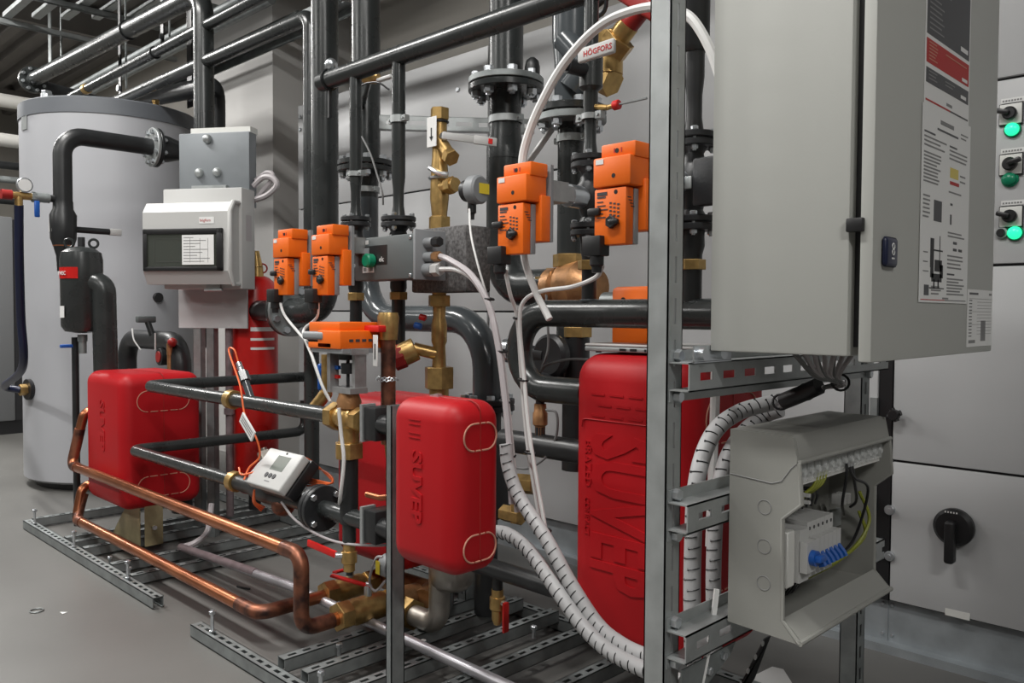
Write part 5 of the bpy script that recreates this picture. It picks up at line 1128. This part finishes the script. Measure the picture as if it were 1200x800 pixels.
for k in range(9):
    px = 925+k*9; z0 = at(985, 445, X=-.70)
    part('strand', B().wire([V((-.70+.008*(k % 3), at(px, 430, X=-.70).y, 1.040)), at(955+k*3.5, 440, X=-.70), at(982+k*.8, 447+k*.5, X=-.705), at(965, 454, X=-.74), at(935, 462+.4*k, X=-.80), at(908, 474+.6*k, X=-.86)], .0048, 7), 'cablep' if k % 3 else 'cabled', cb2)
part('black_wrap', B().wire([at(960, 452, X=-.745), at(940, 461, X=-.785), at(918, 470, X=-.83)], .018, 12), 'black', cb2)
for px, py, x_ in ((985, 448, -.70), (945, 459, -.775), (915, 471, -.84)): part('cable_tie', B().ring(at(px, py, X=x_), (.4, -.8, .25), .0165, .0028, 14, 5), 'black', cb2)
solo('cable_strap', B().sweep([at(840, 690, X=-.80), at(834, 740, X=-.80), at(822, 800, X=-.80), at(815, 840, X=-.80)], .006, 4), 'cable', 'pale flat strap hanging from the lowest rail', 'strap')
solo('cable', B().wire([at(640, 345, Y=1.72), at(642, 380, Y=1.72), at(642, 410, Y=1.72), at(634, 435, Y=1.70), at(640, 428, Y=1.68), at(665, 421, Y=1.66), at(690, 421, Y=1.64)], .0035), 'cabled', 'thin grey cable curling through the return bend to the laptop side', 'cable')
solo('cable', B().wire([at(640, 480, Y=1.60), at(652, 484, Y=1.60), at(652, 510, Y=1.60), at(640, 535, Y=1.60), at(620, 548, Y=1.60), at(605, 548, Y=1.6)], .0035), 'cabled', 'thin dark cable looping over the pipe at mid height of the biggest box', 'cable')
solo('cable', B().wire([at(424, 100, Y=1.56), at(432, 97, Y=1.56), at(444, 97, Y=1.56), at(456, 105, Y=1.57)], .003), 'black', 'thin black cable between the two thin vertical pipes', 'cable')
solo('cable', B().wire([at(424, 160, Y=1.57), at(434, 180, Y=1.57), at(442, 205, Y=1.57), at(448, 225, Y=1.57), at(449, 240, Y=1.58)], .003), 'cabled', 'thin grey cable hanging in front of the second riser flange', 'cable')
q = at(434, 91, Y=1.70); tv = thing('test_valve', 'small brass test valve under the overhead dark pipe', 'valve', q-V((0, 0, .02)))
part('body', B().lathe(q, (1, .3, -.05), [(-.035, .012), (-.02, .02), (.02, .022), (.035, .012)], 14), 'brass', tv); part('neck', B().cyl(q, (x2r+.03, Y3-.04, q.z), .010), 'pipe', tv); part('lever', B().rbox(q.x+.03, q.x+.11, q.y+.0, q.y+.02, q.z-.02, q.z-.008, .004, 2), 'cable', tv); part('red_tip', B().box((q.x+.10, q.y+.01, q.z+.03), (.05, .02, .012)), 'redd', tv)
q = at(470, 700, Y=1.50); ym = at(455, 662, Y=1.50)
sn = thing('pressure_switch', 'small grey switch with yellow label left of the narrow post', 'sensor', ym-V((0, 0, .03)))
part('case', B().disc(ym-V((.01, 0, 0)), ym+V((.03, 0, 0)), .036, 22), 'ogrey', sn); part('label', B().slab(ym+V((-.012, -.037, -.02)), (.02, 0, 0), (0, 0, .04), .001), 'yellow', sn)
part('loop_wire', B().wire([ym+V((-.0, -.02, .03)), at(440, 655, Y=1.47), at(433, 680, Y=1.47), at(440, 692, Y=1.47), at(452, 680, Y=1.48)], .004, 7), 'cablep', sn)

# ================================================================ CEILING SERVICES, TOP LEFT
zc = 3.42
ty = [at(px, py, Z=zc) for px, py in ((8, 21), (42, 22), (76, 23), (112, 23), (150, 25), (185, 25))]
lad = thing('cable_ladder', 'galvanised cable ladder hanging under the dark ceiling at top left', 'cable tray', at(70, 40, Z=zc))
for p_ in ty: part('side_rail', B().bx(p_.x, p_.x+3.2, p_.y-.03, p_.y+.03, zc, zc+.035), 'galv', lad)
c0_ = at(12, 26, Z=zc-.02); c1_ = at(128, 51, Z=zc-.02)
for k in range(4):
    xx = c0_.x + k*.75; part('cross_channel', B().strut((xx, c0_.y-.1, zc-.045), (xx, 3.3, zc-.045), (0, 0, 1)), 'galv', lad)
for k in range(4):
    yy = 2.55+.2*k; solo('ceiling_conduit', B().cyl((-8.6+.3*k, yy, 3.05+.05*(k % 2)), (-4.9, yy, 3.05+.05*(k % 2)), .032, seg=14), 'galvd', ['first', 'second', 'third', 'farthest'][k]+' grey conduit in the row behind the overhead dark pipes', 'conduit', 'conduits in the row behind the overhead pipes')
def strap(label, px0, y0, px1, y1, Y, r=.02, m='black'):
    a = at(px0, y0, Y=Y); b_ = at(px1, y1, Y=Y); top = V((a.x, Y, 4.0))
    t = thing('hanger', label, 'hanger', b_); part('strap', B().bx(min(a.x, b_.x)-r, min(a.x, b_.x)+r, Y-.004, Y+.004, b_.z, 4.0), m, t); part('rod', B().cyl((b_.x+.03, Y+.03, b_.z+.05), (b_.x+.03, Y+.03, 4.0), .007, seg=6), 'galvd', t)
    part('nut', B().hexa((b_.x, Y-.004, b_.z+.05), (b_.x, Y-.02, b_.z+.05), .02), 'zinc', t)
strap('black hanger strap over the end of the thick overhead pipe', 58, 10, 66, 82, 2.3, .035, 'galvd')
strap('black hanger strap above the middle of the grey tank', 141, 0, 141, 112, 2.25)
strap('black hanger strap above the right side of the grey tank', 190, 0, 191, 52, 2.25)
strap('broad black hanger strap beside the thick overhead pipe bend', 222, 20, 225, 125, 2.35, .035)
solo('cable_tray', B().strut((-5.9, 2.42, 2.62), (-3.6, 2.42, 2.62), (0, 0, 1), w=.15, h=.05), 'galvd', 'galvanised cable tray behind the overhead dark pipes', 'cable tray')
solo('smoke_pipe', B().tube([(-6.9, 2.3, 2.66), (-6.0, 2.3, 2.56), (-4.75, 2.3, 2.44), (-4.75, 2.3, 1.8)], .055, .1), 'rubber', 'black insulated pipe lying just above the grey tank', 'pipe')

# ================================================================ FAR LEFT BACKGROUND
q0 = at(-25, 113, X=-8.8); solo('jacketed_pipe', B().cyl(q0, (-8.8, 3.4, q0.z), .062), 'beige', 'pale jacketed pipe, upper of the two at far left', 'pipe')
q0 = at(-25, 160, X=-8.8); solo('jacketed_pipe', B().cyl(q0, (-8.8, 3.4, q0.z), .062), 'beige', 'pale jacketed pipe, lower of the two at far left', 'pipe')
hpq = at(-60, 510, Z=0.0); hx_ = -8.35
ya = at(-60, 400, X=hx_).y; yb = at(17, 400, X=hx_).y; yc_ = at(32, 400, X=hx_).y; zt_ = at(10, 254, X=hx_).z
hpm = thing('heat_pump', 'grey floor-standing heat pump cabinet at far left', 'heat pump', (hx_-.3, (ya+yb)/2, 0))
part('cabinet', B().rbox(hx_-.7, hx_, ya, yb, .12, zt_, .01, 2), 'hp', hpm); part('side_panel', B().bx(hx_-.7, hx_-.01, yb+.002, yc_, .12, zt_-.02), 'gap', hpm); part('plinth', B().bx(hx_-.68, hx_-.02, ya+.02, yc_-.02, 0, .12), 'black', hpm)
for yy in (.33, .66): part('front_seam', B().bx(hx_-.002, hx_+.003, ya+(yb-ya)*yy-.006, ya+(yb-ya)*yy+.006, .14, zt_-.03), 'galvd', hpm)
for k, (py, r, m) in enumerate(((190, .035, 'rubber'), (207, .03, 'galvd'), (232, .035, 'rubber'))):
    q0 = at(-25, py, X=-8.6); solo('service_pipe', B().tube([q0, (-8.6, 2.5+.2*k, q0.z), (-8.6, 2.5+.2*k, q0.z-1.2)], r, .08), m, ['upper', 'middle', 'lower'][k]+' dark service pipe above the far left heat pump', 'pipe')

# ================================================================ FLOOR BITS
p0 = at(895, 790, Z=.001); solo('paper_sheet', B().prism([at(866, 800, Z=.001), at(905, 781, Z=.001), at(918, 784, Z=.001), at(930, 803, Z=.001), at(900, 830, Z=.001)], (0, 0, .0008)), 'paper', 'loose white paper sheet on the floor under the open box', 'paper', smooth=False)
p0 = at(283, 689, Z=.004); solo('cable_tie_scrap', B().wire([p0+V((-.035, 0, 0)), p0+V((0, .006, 0)), p0+V((.03, .02, 0))], .004, 6), 'black', 'cut black cable tie lying inside the base frame', 'scrap')
p0 = at(43, 715, Z=.003); solo('washer_ring', B().ring(p0, (0, 0, 1), .022, .0025, 20, 5), 'galvd', 'thin grey ring lying on the floor at lower left', 'scrap')
p0 = at(70, 717, Z=.001); solo('paper_scrap', B().prism([p0, p0+V((.03, 0, 0)), p0+V((.02, .02, 0))], (0, 0, .001)), 'paper', 'tiny white paper scrap beside the thin grey ring', 'scrap', smooth=False)
solo('copper_cross_tube', B().tube([at(430, 579, Y=1.60), at(446, 583, Y=1.60), at(470, 581, Y=1.60)], .010, .03), 'copper', 'thin bright copper tube crossing the half hidden red cover', 'pipe')
